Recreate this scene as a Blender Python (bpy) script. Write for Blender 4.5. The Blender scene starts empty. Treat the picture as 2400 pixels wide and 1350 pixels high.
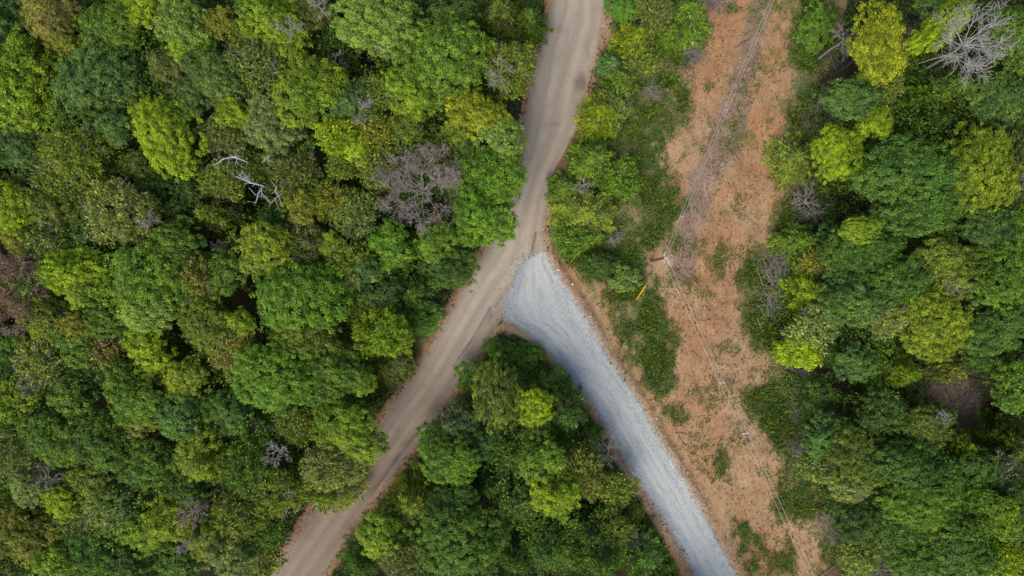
import bpy, math, random
import numpy as np
from mathutils import Vector

random.seed(11)
RNG = np.random.default_rng(11)
COL = bpy.context.scene.collection
SC = bpy.context.scene
H, WID = 90.0, 130.0                      # camera height and ground width of the frame, metres
K = WID / 2400.0


def at(px, py, z=0.0):
    """photo pixel -> point on the plane of height z"""
    s = (H - z) / H
    return ((px - 1200) * K * s, -(py - 675) * K * s)


# ------------------------------------------------------------------ mesh helpers
def mesh_np(name, verts, faces, mats, v=None, mat_idx=None):
    """faces: list of int arrays (each of one face size)"""
    me = bpy.data.meshes.new(name)
    verts = np.asarray(verts, dtype=np.float32)
    groups = [np.asarray(f, dtype=np.int32) for f in faces if len(f)]
    loops = np.concatenate([g.ravel() for g in groups])
    sizes = np.concatenate([np.full(len(g), g.shape[1], dtype=np.int32) for g in groups])
    starts = np.concatenate([[0], np.cumsum(sizes)[:-1]]).astype(np.int32)
    me.vertices.add(len(verts)); me.vertices.foreach_set('co', verts.ravel())
    me.loops.add(len(loops)); me.loops.foreach_set('vertex_index', loops)
    me.polygons.add(len(sizes)); me.polygons.foreach_set('loop_start', starts)
    me.polygons.foreach_set('loop_total', sizes)
    for m in (mats if isinstance(mats, (list, tuple)) else [mats]):
        me.materials.append(m)
    if mat_idx is not None:
        me.polygons.foreach_set('material_index', np.asarray(mat_idx, dtype=np.int32))
    me.update(calc_edges=True)
    if v is not None:
        a = me.attributes.new('v', 'FLOAT', 'FACE')
        a.data.foreach_set('value', np.asarray(v, dtype=np.float32))
    return me


def link(name, data, parent=None):
    o = bpy.data.objects.new(name, data)
    COL.objects.link(o)
    if parent is not None:
        o.parent = parent
    return o


def thing(name, label, cat, loc=(0, 0, 0), rz=0.0, group=None):
    o = link(name, None)
    o.empty_display_size = 0.3
    o.location = loc
    o.rotation_euler = (0, 0, rz)
    tag(o, label, cat, group)
    return o


def tag(o, label, cat, group=None):
    o['label'] = label
    o['category'] = cat
    if group:
        o['group'] = group
    return o


def norm(a):
    return a / np.maximum(np.linalg.norm(a, axis=-1, keepdims=True), 1e-9)


def leaf_quads(c, n, t, length, width, fold=0.25):
    """diamond leaves: centre c, normal n, along t"""
    n = norm(n)
    t = norm(t - n * (t * n).sum(1, keepdims=True))
    b = np.cross(n, t)
    L = np.asarray(length)[:, None]; W = np.asarray(width)[:, None]
    lift = n * (W * fold)
    p0 = c - t * L * .5
    p1 = c + b * W * .5 + t * L * .08 + lift
    p2 = c + t * L * .5
    p3 = c - b * W * .5 + t * L * .08 + lift
    V = np.stack([p0, p1, p2, p3], 1).reshape(-1, 3)
    F = np.arange(len(c) * 4).reshape(-1, 4)
    return V, F


def rand_dirs(n, rng):
    return norm(rng.normal(size=(n, 3)))


# ------------------------------------------------------------------ crowns (all in metres, centre of crown at origin)
def crown_oak(R, rng, flat=0.72, leaf=0.30, tuft=0.46, fill=1.0, gap=0.0):
    """broadleaf crown: lobes -> tufts -> leaves"""
    nl = max(5, int(5 + R * 1.8))
    lobes = [(rng.normal() * .08 * R, 0.0, 0.30 * R * flat, 0.46 * R)]
    a0 = rng.uniform(0, 6.28)
    for i in range(nl):
        f = math.sqrt((i + .6) / nl)
        a = a0 + i * 2.399 + rng.normal() * .25
        if f > .6 and rng.random() < .16:
            continue
        rr = R * (0.20 + 0.48 * f) * rng.uniform(.72, 1.28)
        lr = R * rng.uniform(.26, .44)
        z = R * flat * (0.42 - 0.66 * f * f) + rng.normal() * .15 * R
        lobes.append((rr * math.cos(a), rr * math.sin(a), z, lr))
    P, D, S = [], [], []
    for i, (x, y, z, lr) in enumerate(lobes):
        n = int(4 * math.pi * lr * lr * fill / (tuft * tuft * .86))
        d = rand_dirs(int(n * 1.15), rng)
        d = d[d[:, 2] > -.55]
        d = d[rng.random(len(d)) > gap]
        p = np.array([x, y, z]) + d * (lr * (1 + rng.normal(size=(len(d), 1)) * .25 + .30 * (rng.random((len(d), 1)) > .86))) * np.array([1, 1, .82])
        keep = np.ones(len(p), bool)
        for j, (x2, y2, z2, l2) in enumerate(lobes):
            if j != i:
                keep &= np.linalg.norm((p - np.array([x2, y2, z2])) / np.array([1, 1, .82]), axis=1) > l2 * .62
        P.append(p[keep]); D.append(d[keep]); S.append(np.full(keep.sum(), rng.normal() * .10))
    ne = int(5.0 * R * R) + 8                                       # loose sprigs round the rim
    ea = rng.uniform(0, 6.283, ne); er = R * (.80 + .36 * rng.random(ne) * (.6 + .4 * np.sin(3 * ea + a0)))
    P.append(np.column_stack([np.cos(ea) * er, np.sin(ea) * er, R * flat * rng.uniform(-.55, .05, ne)]))
    D.append(norm(np.column_stack([np.cos(ea) * .6, np.sin(ea) * .6, np.full(ne, .8)]))); S.append(np.zeros(ne))
    P = np.concatenate(P); D = np.concatenate(D); S = np.concatenate(S)
    nleaf = 32
    N = len(P)
    tv = np.clip(.5 + S + rng.normal(size=N) * .25, 0, 1)
    off = rand_dirs(N * nleaf, rng) * (tuft * .62 * rng.random(N * nleaf)[:, None] ** .6 * 1.25)
    d = np.repeat(D, nleaf, 0)
    d = norm(d + np.array([0, 0, .45]))
    off = off - d * np.minimum((off * d).sum(1, keepdims=True), 0) * .8
    c = np.repeat(P, nleaf, 0) + off
    nrm = norm(off / tuft * .8 + d * .45 + np.array([0, 0, .65]) + rng.normal(size=off.shape) * .42)
    t = rng.normal(size=off.shape) + off * 1.5
    L = leaf * rng.uniform(.65, 1.3, len(c)); W = L * rng.uniform(.5, .75, len(c))
    V, F = leaf_quads(c, nrm, t, L, W)
    v = np.clip(np.repeat(tv, nleaf) + rng.normal(size=len(c)) * .13, 0, 1)
    return V, F, v


def crown_fine(R, rng, flat=0.7, n=None):
    """feathery crown: many thin sprays radiating from twig tips"""
    n = n or int(34 * R * R + 90)
    d = rand_dirs(int(n * 1.6), rng)
    d = d[d[:, 2] > -.35]
    lump = 1 + .20 * np.sin(3.1 * np.arctan2(d[:, 1], d[:, 0]) + rng.uniform(0, 6)) * (1 - d[:, 2]) + .12 * np.sin(7 * d[:, 0] * 2 + 5 * d[:, 1])
    rad = R * lump * (0.98 - .5 * rng.random(len(d)) ** 2.2)
    P = d * rad[:, None] * np.array([1, 1, flat])
    nleaf = 13
    N = len(P)
    dd = np.repeat(norm(d + np.array([0, 0, .25])), nleaf, 0)
    dr = norm(dd + rng.normal(size=(N * nleaf, 3)) * .55)
    L = rng.uniform(.24, .56, N * nleaf)
    c = np.repeat(P, nleaf, 0) + rng.normal(size=dr.shape) * .17 + dr * (L * .5)[:, None]
    nrm = norm(rng.normal(size=dr.shape) + np.array([0, 0, .9]))
    V, F = leaf_quads(c, nrm, dr, L, L * .26 + .02)
    tv = np.clip(.5 + rng.normal(size=N) * .17, 0, 1)
    v = np.clip(np.repeat(tv, nleaf) + rng.normal(size=len(c)) * .12, 0, 1)
    return V, F, v


def crown_cedar(R, Hh, rng, arms=None, whorls=9, spread=.42):
    """conifer crown from z=0 to Hh, feathered boughs"""
    C, T, Nn, L, W, TV = [], [], [], [], [], []
    for w in range(whorls):
        t = w / (whorls - 1)
        bl = R * (1 - t) ** .75 + .10 * R
        k = arms or int(11 - 4 * t)
        ph = rng.uniform(0, 6.28)
        for j in range(k):
            a = ph + j * 6.283 / k + rng.normal() * .16
            ln = bl * rng.uniform(.72, 1.22)
            rise = rng.uniform(-.05, .28)
            tv = np.clip(.5 + rng.normal() * .17, 0, 1)
            ns = max(4, int(ln / .15))
            for s in range(ns):
                f = .12 + .9 * (s + rng.random()) / ns
                base = np.array([math.cos(a) * ln * f, math.sin(a) * ln * f,
                                 Hh * (.12 + .84 * t) + ln * f * rise - .16 * ln * f * f])
                wid = spread * (1.15 - f) * ln * .55 + .10
                for q in range(5):
                    sd = rng.uniform(-1, 1)
                    aa = a + sd * .75
                    dv = np.array([math.cos(aa), math.sin(aa), rng.uniform(-.1, .55)])
                    pos = base + np.array([-math.sin(a), math.cos(a), 0]) * sd * wid + np.array([0, 0, rng.normal() * .07])
                    l = rng.uniform(.28, .60)
                    C.append(pos + dv * l * .4); T.append(dv); L.append(l); W.append(l * rng.uniform(.2, .34))
                    Nn.append(rng.normal(size=3) * .5 + np.array([0, 0, 1.0])); TV.append(np.clip(tv + rng.normal() * .12, 0, 1))
    V, F = leaf_quads(np.array(C), np.array(Nn), np.array(T), np.array(L), np.array(W))
    return V, F, np.array(TV)


# ------------------------------------------------------------------ woody things
def tubes(segs, sides=5):
    """segs: (p0, p1, r0, r1) -> verts, quads"""
    n = len(segs)
    p0 = np.array([s[0] for s in segs], float); p1 = np.array([s[1] for s in segs], float)
    r0 = np.array([s[2] for s in segs], float); r1 = np.array([s[3] for s in segs], float)
    d = norm(p1 - p0)
    ref = np.where(np.abs(d[:, 2:3]) > .9, np.array([[1.0, 0, 0]]), np.array([[0, 0, 1.0]]))
    u = norm(np.cross(d, ref)); w = np.cross(d, u)
    an = np.arange(sides) * 2 * math.pi / sides
    ring = u[:, None, :] * np.cos(an)[None, :, None] + w[:, None, :] * np.sin(an)[None, :, None]
    a = p0[:, None] + ring * r0[:, None, None]
    b = (p1 + d * r1[:, None] * .4)[:, None] + ring * r1[:, None, None]
    V = np.concatenate([a, b], 1).reshape(-1, 3)
    i = np.arange(sides); j = (i + 1) % sides
    q = np.stack([i, j, j + sides, i + sides], 1)
    F = (q[None] + (np.arange(n) * 2 * sides)[:, None, None]).reshape(-1, 4)
    return V, F


def branch(segs, p, d, length, r, depth, rng, tips=None, kids=3, curl=.35, lift=.1, rmin=.014, steps=4):
    """recursive branch with crooked segments"""
    p = np.array(p, float); d = norm(np.array([d], float))[0]
    st = length / steps
    for i in range(steps):
        d = norm(np.array([d + rng.normal(size=3) * curl * .5 + np.array([0, 0, lift * .3])]))[0]
        q = p + d * st
        ra = r * (1 - .62 * i / steps); rb = r * (1 - .62 * (i + 1) / steps)
        segs.append((p, q, max(ra, rmin), max(rb, rmin)))
        if depth > 0 and i >= 1:
            for k in range(kids if i < steps - 1 else kids - 1):
                if rng.random() < .8:
                    sd = norm(np.array([np.cross(d, rng.normal(size=3))]))[0]
                    dd = d * rng.uniform(.45, .95) + sd * rng.uniform(.5, .95)
                    branch(segs, q, dd, length * rng.uniform(.38, .62), rb * rng.uniform(.5, .7), depth - 1, rng, tips, kids, curl, lift, rmin, steps if depth > 1 else 3)
        p = q
    if tips is not None:
        tips.append(p)

# ------------------------------------------------------------------ materials
class NT:
    def __init__(self, name):
        self.m = bpy.data.materials.new(name)
        self.m.use_nodes = True
        self.t = self.m.node_tree
        self.t.nodes.clear()
        self.out = self.t.nodes.new('ShaderNodeOutputMaterial')

    def n(self, kind, **kw):
        nd = self.t.nodes.new('ShaderNode' + kind)
        for k, x in kw.items():
            if k.startswith('i_'):
                nd.inputs[k[2:]].default_value = x
            else:
                setattr(nd, k, x)
        return nd

    def l(self, a, b):
        self.t.links.new(a, b)

    def put(self, sock, x):
        if hasattr(x, 'links'):
            self.l(x, sock)
        else:
            sock.default_value = x

    def math(self, op, a, b=0.0, clamp=False):
        nd = self.n('Math', operation=op, use_clamp=clamp)
        self.put(nd.inputs[0], a); self.put(nd.inputs[1], b)
        return nd.outputs[0]

    def mix(self, f, a, b, blend='MIX'):
        nd = self.n('Mix', data_type='RGBA', blend_type=blend)
        self.put(nd.inputs[0], f)
        self.put(nd.inputs[6], a if hasattr(a, 'links') else (*a, 1))
        self.put(nd.inputs[7], b if hasattr(b, 'links') else (*b, 1))
        return nd.outputs[2]

    def step(self, x, lo, hi):
        nd = self.n('MapRange', interpolation_type='SMOOTHSTEP')
        self.put(nd.inputs[0], x); nd.inputs[1].default_value = lo; nd.inputs[2].default_value = hi
        return nd.outputs[0]

    def noise(self, vec, scale, detail=4, rough=.55, out='Fac'):
        nd = self.n('TexNoise')
        if vec is not None:
            self.l(vec, nd.inputs['Vector'])
        nd.inputs['Scale'].default_value = scale
        nd.inputs['Detail'].default_value = detail
        nd.inputs['Roughness'].default_value = rough
        return nd.outputs[out]

    def attr(self, name, kind='GEOMETRY', out='Fac'):
        nd = self.n('Attribute', attribute_name=name, attribute_type=kind)
        return nd.outputs[out]

    def bsdf(self, col, rough=.9, spec=.15, bump=None, bstr=.4, bdist=.05):
        p = self.n('BsdfPrincipled')
        self.put(p.inputs['Base Color'], col if hasattr(col, 'links') else (*col, 1))
        p.inputs['Roughness'].default_value = rough
        p.inputs['Specular IOR Level'].default_value = spec
        if bump is not None:
            b = self.n('Bump'); b.inputs['Strength'].default_value = bstr; b.inputs['Distance'].default_value = bdist
            self.l(bump, b.inputs['Height']); self.l(b.outputs[0], p.inputs['Normal'])
        return p.outputs[0]

    def done(self, sh):
        self.l(sh, self.out.inputs['Surface'])
        return self.m


def leaf_mat(name, fixed=None, gloss=.32, trans=.30, vary=1.0):
    """foliage: colour from the object, varied from leaf to leaf"""
    T = NT(name)
    v = T.attr('v')
    if fixed is None:
        oi = T.n('ObjectInfo'); col = oi.outputs['Color']; brown = oi.outputs['Alpha']
    else:
        col = T.n('RGB'); col.outputs[0].default_value = (*fixed, 1); col = col.outputs[0]; brown = None
    k = T.step(v, .05, .95)
    lo = T.mix(1.0, col, (1 - .48 * vary, 1 - .42 * vary, 1 - .30 * vary), 'MULTIPLY')
    hi = T.mix(1.0, col, (1 + .50 * vary, 1 + .42 * vary, 1 + .25 * vary), 'MULTIPLY')
    c = T.mix(k, lo, hi)
    hue = T.noise(T.n('TexCoord').outputs['Object'], .55, 3, .6)      # boughs of one tree differ in hue
    c = T.mix(T.math('MULTIPLY', T.step(hue, .46, .68), .55), c, T.mix(1.0, c, (1.32, 1.18, .85), 'MULTIPLY'))
    c = T.mix(T.math('MULTIPLY', T.step(hue, .48, .30), .45), c, T.mix(1.0, c, (.62, .80, .95), 'MULTIPLY'))
    glint = T.math('GREATER_THAN', T.math('FRACT', T.math('MULTIPLY', v, 31.7)), .84)  # sparkle painted in: scattered leaves get a brighter colour
    c = T.mix(T.math('MULTIPLY', glint, .8 * vary if vary < 1.2 else .8), c, T.mix(1.0, c, (1.65, 1.45, 1.3), 'MULTIPLY'))
    if brown is not None:                       # alpha below 1: share of the leaves that has turned
        g = T.n('NewGeometry')
        turn = T.math('GREATER_THAN', T.math('FRACT', T.math('MULTIPLY', v, 17.31)), brown)
        c = T.mix(turn, c, (.20, .105, .035))
    d = T.n('BsdfPrincipled')
    T.l(c, d.inputs['Base Color'])
    d.inputs['Roughness'].default_value = .48
    d.inputs['Specular IOR Level'].default_value = gloss
    tr = T.n('BsdfTranslucent')
    T.l(T.mix(1.0, c, (1.15, 1.1, .55), 'MULTIPLY'), tr.inputs[0])
    mx = T.n('MixShader', i_Fac=trans)
    T.l(d.outputs[0], mx.inputs[1]); T.l(tr.outputs[0], mx.inputs[2])
    return T.done(mx.outputs[0])


def bark_mat(name, a, b, scale=6):
    T = NT(name)
    g = T.n('TexCoord').outputs['Object']
    f = T.noise(g, scale, 5, .65)
    return T.done(T.bsdf(T.mix(T.step(f, .3, .7), a, b), .85, .2, f, .5, .03))


M_LEAF = leaf_mat('leaf')
M_BARK = bark_mat('bark', (.06, .045, .032), (.14, .11, .085))
M_DEAD = bark_mat('weathered_wood', (.27, .25, .22), (.47, .44, .395))
M_DEADB = bark_mat('grey_brown_twig', (.27, .24, .21), (.46, .42, .38))
M_PALE = bark_mat('pale_grey_wood', (.38, .36, .33), (.60, .575, .54))
M_BRUSH = bark_mat('dull_brush', (.20, .175, .155), (.45, .40, .365))
M_DEADW = bark_mat('bleached_wood', (.38, .38, .39), (.62, .61, .60))
M_RUST = leaf_mat('rusty_leaf', (.30, .165, .10), .15, .2)
M_UNDER = leaf_mat('undergrowth_leaf', (.130, .245, .034), .2, .3, 1.3)
M_WEED = leaf_mat('weed_leaf', (.125, .215, .040), .2, .3, 1.2)
M_STICK = bark_mat('pale_stick', (.42, .33, .24), (.66, .56, .44))
M_POLE = bark_mat('pole_wood', (.17, .10, .055), (.33, .21, .12), 9)


def plain(name, col, rough=.5, spec=.4, metal=0.0):
    T = NT(name)
    p = T.n('BsdfPrincipled')
    g = T.n('TexCoord').outputs['Object']
    f = T.noise(g, 12, 3)
    T.l(T.mix(f, tuple(x * .85 for x in col), tuple(min(1, x * 1.12) for x in col)), p.inputs['Base Color'])
    p.inputs['Roughness'].default_value = rough
    p.inputs['Specular IOR Level'].default_value = spec
    p.inputs['Metallic'].default_value = metal
    return T.done(p.outputs[0])


M_YELLOW = plain('yellow_plastic', (.85, .60, .01), .4)
M_WIRE = plain('pale_aluminium_wire', (.66, .56, .50), .6)
M_STEEL = plain('galvanised_steel', (.62, .62, .63), .45)
M_CERAM = plain('white_insulator', (.8, .79, .77), .3)
M_PALLET = bark_mat('old_pallet_timber', (.13, .085, .065), (.30, .19, .14), 8)


# grass: colour follows a height-free per-blade value
def grass_mat():
    T = NT('grass_blade')
    v = T.attr('v')
    g = T.n('TexCoord').outputs['Object']
    n1 = T.noise(g, .35, 3)
    c = T.mix(T.step(n1, .35, .65), (.18, .30, .052), (.30, .37, .10))
    c = T.mix(T.math('MULTIPLY', T.step(v, .25, .95), .85), c, (.30, .26, .13))
    d = T.n('BsdfPrincipled'); T.l(c, d.inputs['Base Color'])
    d.inputs['Roughness'].default_value = .6; d.inputs['Specular IOR Level'].default_value = .2
    tr = T.n('BsdfTranslucent'); T.l(c, tr.inputs[0])
    mx = T.n('MixShader', i_Fac=.25); T.l(d.outputs[0], mx.inputs[1]); T.l(tr.outputs[0], mx.inputs[2])
    return T.done(mx.outputs[0])


M_GRASS = grass_mat()


def ground_mat():
    T = NT('earth')
    P = T.n('TexCoord').outputs['Object']
    road, grav, soil, gras = T.attr('road'), T.attr('gravel'), T.attr('soil'), T.attr('grass')
    track, lat, alo, gl = T.attr('track'), T.attr('lat'), T.attr('along'), T.attr('glat')
    n_big = T.noise(P, .09, 3)
    n_mid = T.noise(P, .45, 5, .6)
    n_fin = T.noise(P, 2.6, 5, .65)
    n_grit = T.noise(P, 7.5, 2, .6)
    wob = T.math('ADD', T.math('MULTIPLY', T.math('SUBTRACT', n_fin, .5), .8), T.math('MULTIPLY', T.math('SUBTRACT', n_mid, .5), .9))
    # forest floor
    floor = T.mix(T.step(n_fin, .35, .65), (.040, .034, .020), (.100, .084, .048))
    floor = T.mix(T.math('MULTIPLY', T.step(n_mid, .42, .60), .75), floor, (.052, .066, .024))
    dry = T.step(T.math('ADD', T.attr('open'), T.math('MULTIPLY', wob, .3)), .3, .8)
    floor = T.mix(dry, floor, T.mix(T.step(n_fin, .35, .65), (.16, .12, .075), (.34, .26, .17)))
    # grassy ground
    gcol = T.mix(T.step(n_fin, .33, .67), (.10, .14, .040), (.21, .22, .095))
    gcol = T.mix(T.math('MULTIPLY', T.step(n_mid, .46, .60), .85), gcol, (.37, .25, .145))
    # bare clay of the clearing
    s = T.mix(T.step(n_mid, .3, .7), (.395, .20, .088), (.425, .245, .122))
    s = T.mix(T.math('MULTIPLY', T.step(n_big, .42, .58), .8), s, (.46, .305, .165))
    s = T.mix(T.math('MULTIPLY', T.step(T.noise(P, .22, 4), .55, .72), .6), s, (.50, .235, .09))
    s = T.mix(T.math('MULTIPLY', T.step(T.math('ADD', track, T.math('MULTIPLY', wob, .8)), .30, .75), .82), s, (.25, .178, .15))
    vor = T.n('TexVoronoi', feature='F1'); T.l(P, vor.inputs['Vector']); vor.inputs['Scale'].default_value = 2.6; vor.inputs['Randomness'].default_value = 1
    speck = T.step(T.math('ADD', vor.outputs['Distance'], T.math('MULTIPLY', n_fin, .35)), .36, .24)
    mp = T.n('Mapping'); T.l(P, mp.inputs[0]); mp.inputs['Rotation'].default_value = (0, 0, .38); mp.inputs['Scale'].default_value = (1.0, .22, 1)
    sk = T.noise(mp.outputs[0], 1.5, 5, .65)
    s = T.mix(T.math('MULTIPLY', T.step(sk, .52, .68), .55), s, (.55, .40, .27))
    s = T.mix(T.math('MULTIPLY', T.step(sk, .46, .32), .55), s, (.27, .165, .10))
    s = T.mix(T.math('MULTIPLY', speck, T.math('MULTIPLY', T.step(n_mid, .42, .6), .8)), s, (.13, .105, .06))
    s = T.mix(T.math('MULTIPLY', T.step(T.noise(P, 4.2, 4, .7), .52, .64), .5), s, (.24, .175, .10))
    s = T.mix(T.math('MULTIPLY', T.step(n_grit, .56, .68), .6), s, (.60, .43, .27))
    s = T.mix(T.math('MULTIPLY', T.step(n_grit, .42, .33), .65), s, (.20, .115, .06))
    # dirt road
    cx = T.n('CombineXYZ'); T.l(T.math('MULTIPLY', lat, 2.2), cx.inputs[0]); T.l(T.math('MULTIPLY', alo, .05), cx.inputs[1])
    st = T.noise(cx.outputs[0], 1.6, 5, .6)
    cx2 = T.n('CombineXYZ'); T.l(T.math('MULTIPLY', lat, 5.0), cx2.inputs[0]); T.l(T.math('MULTIPLY', alo, .10), cx2.inputs[1])
    st2 = T.noise(cx2.outputs[0], 1.6, 4, .6)
    r = T.mix(T.math('MULTIPLY', T.math('ADD', T.step(st, .30, .70), T.step(n_fin, .3, .7)), .5), (.34, .255, .185), (.49, .41, .315))
    r = T.mix(T.math('MULTIPLY', T.step(n_big, .40, .60), .55), r, (.40, .33, .275))
    r = T.mix(T.math('MULTIPLY', T.step(st2, .50, .68), .25), r, (.56, .47, .35))
    r = T.mix(T.math('MULTIPLY', T.step(T.noise(P, .17, 4), .55, .70), .7), r, (.235, .185, .155))
    r = T.mix(T.math('MULTIPLY', T.step(n_grit, .58, .68), .35), r, (.6, .52, .42))
    r = T.mix(T.math('MULTIPLY', T.step(n_grit, .43, .33), .35), r, (.22, .17, .13))
    def lane(c0, w_, col, k, r):
        d = T.math('ABSOLUTE', T.math('ADD', T.math('SUBTRACT', lat, c0), T.math('MULTIPLY', T.math('SUBTRACT', n_big, .5), .5)))
        return T.mix(T.math('MULTIPLY', T.math('MULTIPLY', T.step(d, w_, w_ * .2), T.step(n_mid, .25, .6)), k), r, col)
    r = lane(-.28, .20, (.60, .53, .41), .6, r)
    r = lane(.30, .17, (.57, .49, .375), .5, r)
    r = lane(.02, .10, (.27, .215, .175), .40, r)
    r = lane(.60, .18, (.25, .19, .155), .40, r)
    r = lane(-.66, .14, (.44, .41, .38), .5, r)
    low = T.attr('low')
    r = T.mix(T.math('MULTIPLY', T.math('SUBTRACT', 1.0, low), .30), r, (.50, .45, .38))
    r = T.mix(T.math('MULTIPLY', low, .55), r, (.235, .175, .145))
    r = T.mix(T.math('MULTIPLY', T.step(T.math('ADD', T.attr('dark_marks'), T.math('MULTIPLY', wob, .8)), .35, 1.0), .7), r, (.13, .10, .09))
    edge = T.step(T.math('ADD', T.math('ABSOLUTE', lat), T.math('MULTIPLY', wob, .6)), .76, 1.0)
    r = T.mix(T.math('MULTIPLY', edge, .8), r, T.mix(T.step(n_fin, .35, .65), (.25, .165, .11), (.46, .34, .245)))
    r = T.mix(T.math('MULTIPLY', T.step(T.math('ADD', T.attr('bank'), T.math('MULTIPLY', wob, .5)), .3, .7), .85), r, (.30, .135, .06))
    # crushed stone
    vg = T.n('TexVoronoi', feature='F1'); T.l(P, vg.inputs['Vector']); vg.inputs['Scale'].default_value = 4.6
    gcell = T.n('SeparateColor'); T.l(vg.outputs['Color'], gcell.inputs[0])
    g = T.mix(gcell.outputs[0], (.385, .415, .395), (.56, .59, .56))
    vg2 = T.n('TexVoronoi', feature='F1'); T.l(P, vg2.inputs['Vector']); vg2.inputs['Scale'].default_value = 11
    gc2 = T.n('SeparateColor'); T.l(vg2.outputs['Color'], gc2.inputs[0])
    g = T.mix(.45, g, T.mix(gc2.outputs[0], (.25, .28, .29), (.76, .79, .775)))
    g = T.mix(T.math('MULTIPLY', T.step(T.math('ADD', gl, T.math('MULTIPLY', wob, .5)), -.25, -.95), .60), g, (.29, .335, .385))  # soft shade of the island trees painted along the left side
    band = T.step(T.math('ABSOLUTE', T.math('ADD', T.math('SUBTRACT', gl, .05), T.math('MULTIPLY', wob, .35))), .42, .05)
    g = T.mix(T.math('MULTIPLY', band, .5), g, (.56, .58, .565))
    cg_ = T.n('CombineXYZ'); T.l(T.math('MULTIPLY', gl, 2.6), cg_.inputs[0]); T.l(T.math('MULTIPLY', alo, .08), cg_.inputs[1])
    g = T.mix(T.math('MULTIPLY', T.step(T.noise(cg_.outputs[0], 1.7, 5, .6), .48, .64), .30), g, (.68, .70, .67))
    g = T.mix(T.math('MULTIPLY', T.step(T.noise(cg_.outputs[0], 3.1, 5, .6), .50, .36), .45), g, (.27, .30, .335))
    g = T.mix(T.math('MULTIPLY', T.step(n_mid, .58, .72), .35), g, (.50, .44, .35))
    g = T.mix(T.math('MULTIPLY', T.step(n_grit, .42, .32), .5), g, (.20, .225, .25))
    rim = T.step(T.math('ADD', grav, T.math('MULTIPLY', wob, .35)), .95, .45)
    g = T.mix(T.math('MULTIPLY', rim, .75), g, T.mix(T.step(n_fin, .35, .65), (.36, .28, .20), (.50, .43, .33)))
    for c0 in (-.34, .30):                      # compacted wheel tracks
        tr_ = T.step(T.math('ABSOLUTE', T.math('ADD', T.math('SUBTRACT', gl, c0), T.math('MULTIPLY', T.math('SUBTRACT', n_mid, .5), .22))), .17, .03)
        g = T.mix(T.math('MULTIPLY', tr_, .42), g, (.60, .61, .585))
    # join
    def m(x, w=1.0):
        return T.step(T.math('ADD', x, T.math('MULTIPLY', wob, w)), .36, .64)
    c = T.mix(m(gras), floor, gcol)
    c = T.mix(m(soil, 1.5), c, s)
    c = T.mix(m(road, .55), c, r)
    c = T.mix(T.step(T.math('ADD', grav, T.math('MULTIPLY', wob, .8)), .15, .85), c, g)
    h = T.math('ADD', T.math('MULTIPLY', n_fin, .7), T.math('MULTIPLY', n_grit, .35))
    return T.done(T.bsdf(c, .95, .1, h, .55, .12))


M_EARTH = ground_mat()

# ------------------------------------------------------------------ ground with masks from ground-plan outlines
def plan(pts):
    return np.array([at(x, y) for x, y in pts])


ROAD_L = [(1318, -160), (1302, -60), (1292, 0), (1272, 90), (1248, 190), (1230, 280), (1218, 370), (1196, 450), (1168, 530), (1140, 580), (1112, 630),
          (1078, 690), (1040, 755), (1000, 830), (955, 900), (905, 970), (860, 1035), (800, 1110), (735, 1190), (690, 1260), (640, 1340), (560, 1470), (500, 1560)]
ROAD_R = [(1450, -160), (1432, -60), (1422, 0), (1416, 60), (1394, 140), (1378, 200), (1366, 280), (1342, 340), (1308, 405), (1284, 470), (1274, 540), (1282, 592),
          (1240, 650), (1196, 700), (1160, 765), (1118, 840), (1076, 905), (1025, 975), (972, 1050), (915, 1125), (850, 1205), (800, 1285), (748, 1360), (660, 1480), (600, 1570)]
ROAD = plan(ROAD_L + ROAD_R[::-1])
GRAV_L = [(1262, 590), (1222, 610), (1200, 660), (1178, 712), (1178, 748), (1230, 776), (1282, 822), (1334, 884), (1390, 952), (1430, 1018), (1466, 1085), (1508, 1150), (1556, 1220), (1598, 1290), (1634, 1360), (1700, 1480), (1750, 1570)]
GRAV_R = [(1280, 592), (1302, 634), (1342, 692), (1388, 764), (1424, 835), (1470, 900), (1508, 960), (1542, 1022), (1584, 1090), (1628, 1165), (1668, 1238), (1704, 1305), (1734, 1360), (1800, 1480), (1850, 1570)]
GRAV = plan(GRAV_L + GRAV_R[::-1])
SOIL = plan([(1700, -60), (1690, 0), (1655, 50), (1648, 120), (1622, 170), (1628, 240), (1600, 300), (1565, 345), (1552, 400), (1572, 455), (1608, 480), (1606, 545), (1580, 590), (1525, 600), (1512, 640),
             (1530, 690), (1565, 720), (1588, 790), (1575, 850), (1580, 920), (1550, 950), (1500, 880), (1452, 800), (1428, 730), (1390, 690), (1345, 650), (1305, 612),
             (1300, 640), (1345, 700), (1430, 850), (1510, 970), (1590, 1100), (1670, 1245), (1735, 1365), (1800, 1480), (1990, 1480), (1960, 1350), (1925, 1290), (1880, 1240), (1835, 1180), (1830, 1120),
             (1812, 1070), (1770, 1005), (1745, 955), (1742, 915), (1790, 885), (1815, 855), (1770, 840), (1745, 780), (1728, 700), (1735, 630), (1770, 585), (1800, 545), (1822, 480),
             (1838, 420), (1830, 340), (1828, 260), (1845, 200), (1850, 130), (1865, 70), (1850, 0), (1850, -60)])
ISLE_VERGE = plan([(1160, 770), (1180, 748), (1235, 776), (1290, 822), (1400, 952), (1480, 1085), (1560, 1215), (1645, 1360), (1605, 1370), (1530, 1230), (1450, 1100), (1380, 985), (1310, 880), (1255, 810), (1200, 785), (1130, 850), (1080, 920), (1050, 955)])
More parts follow.
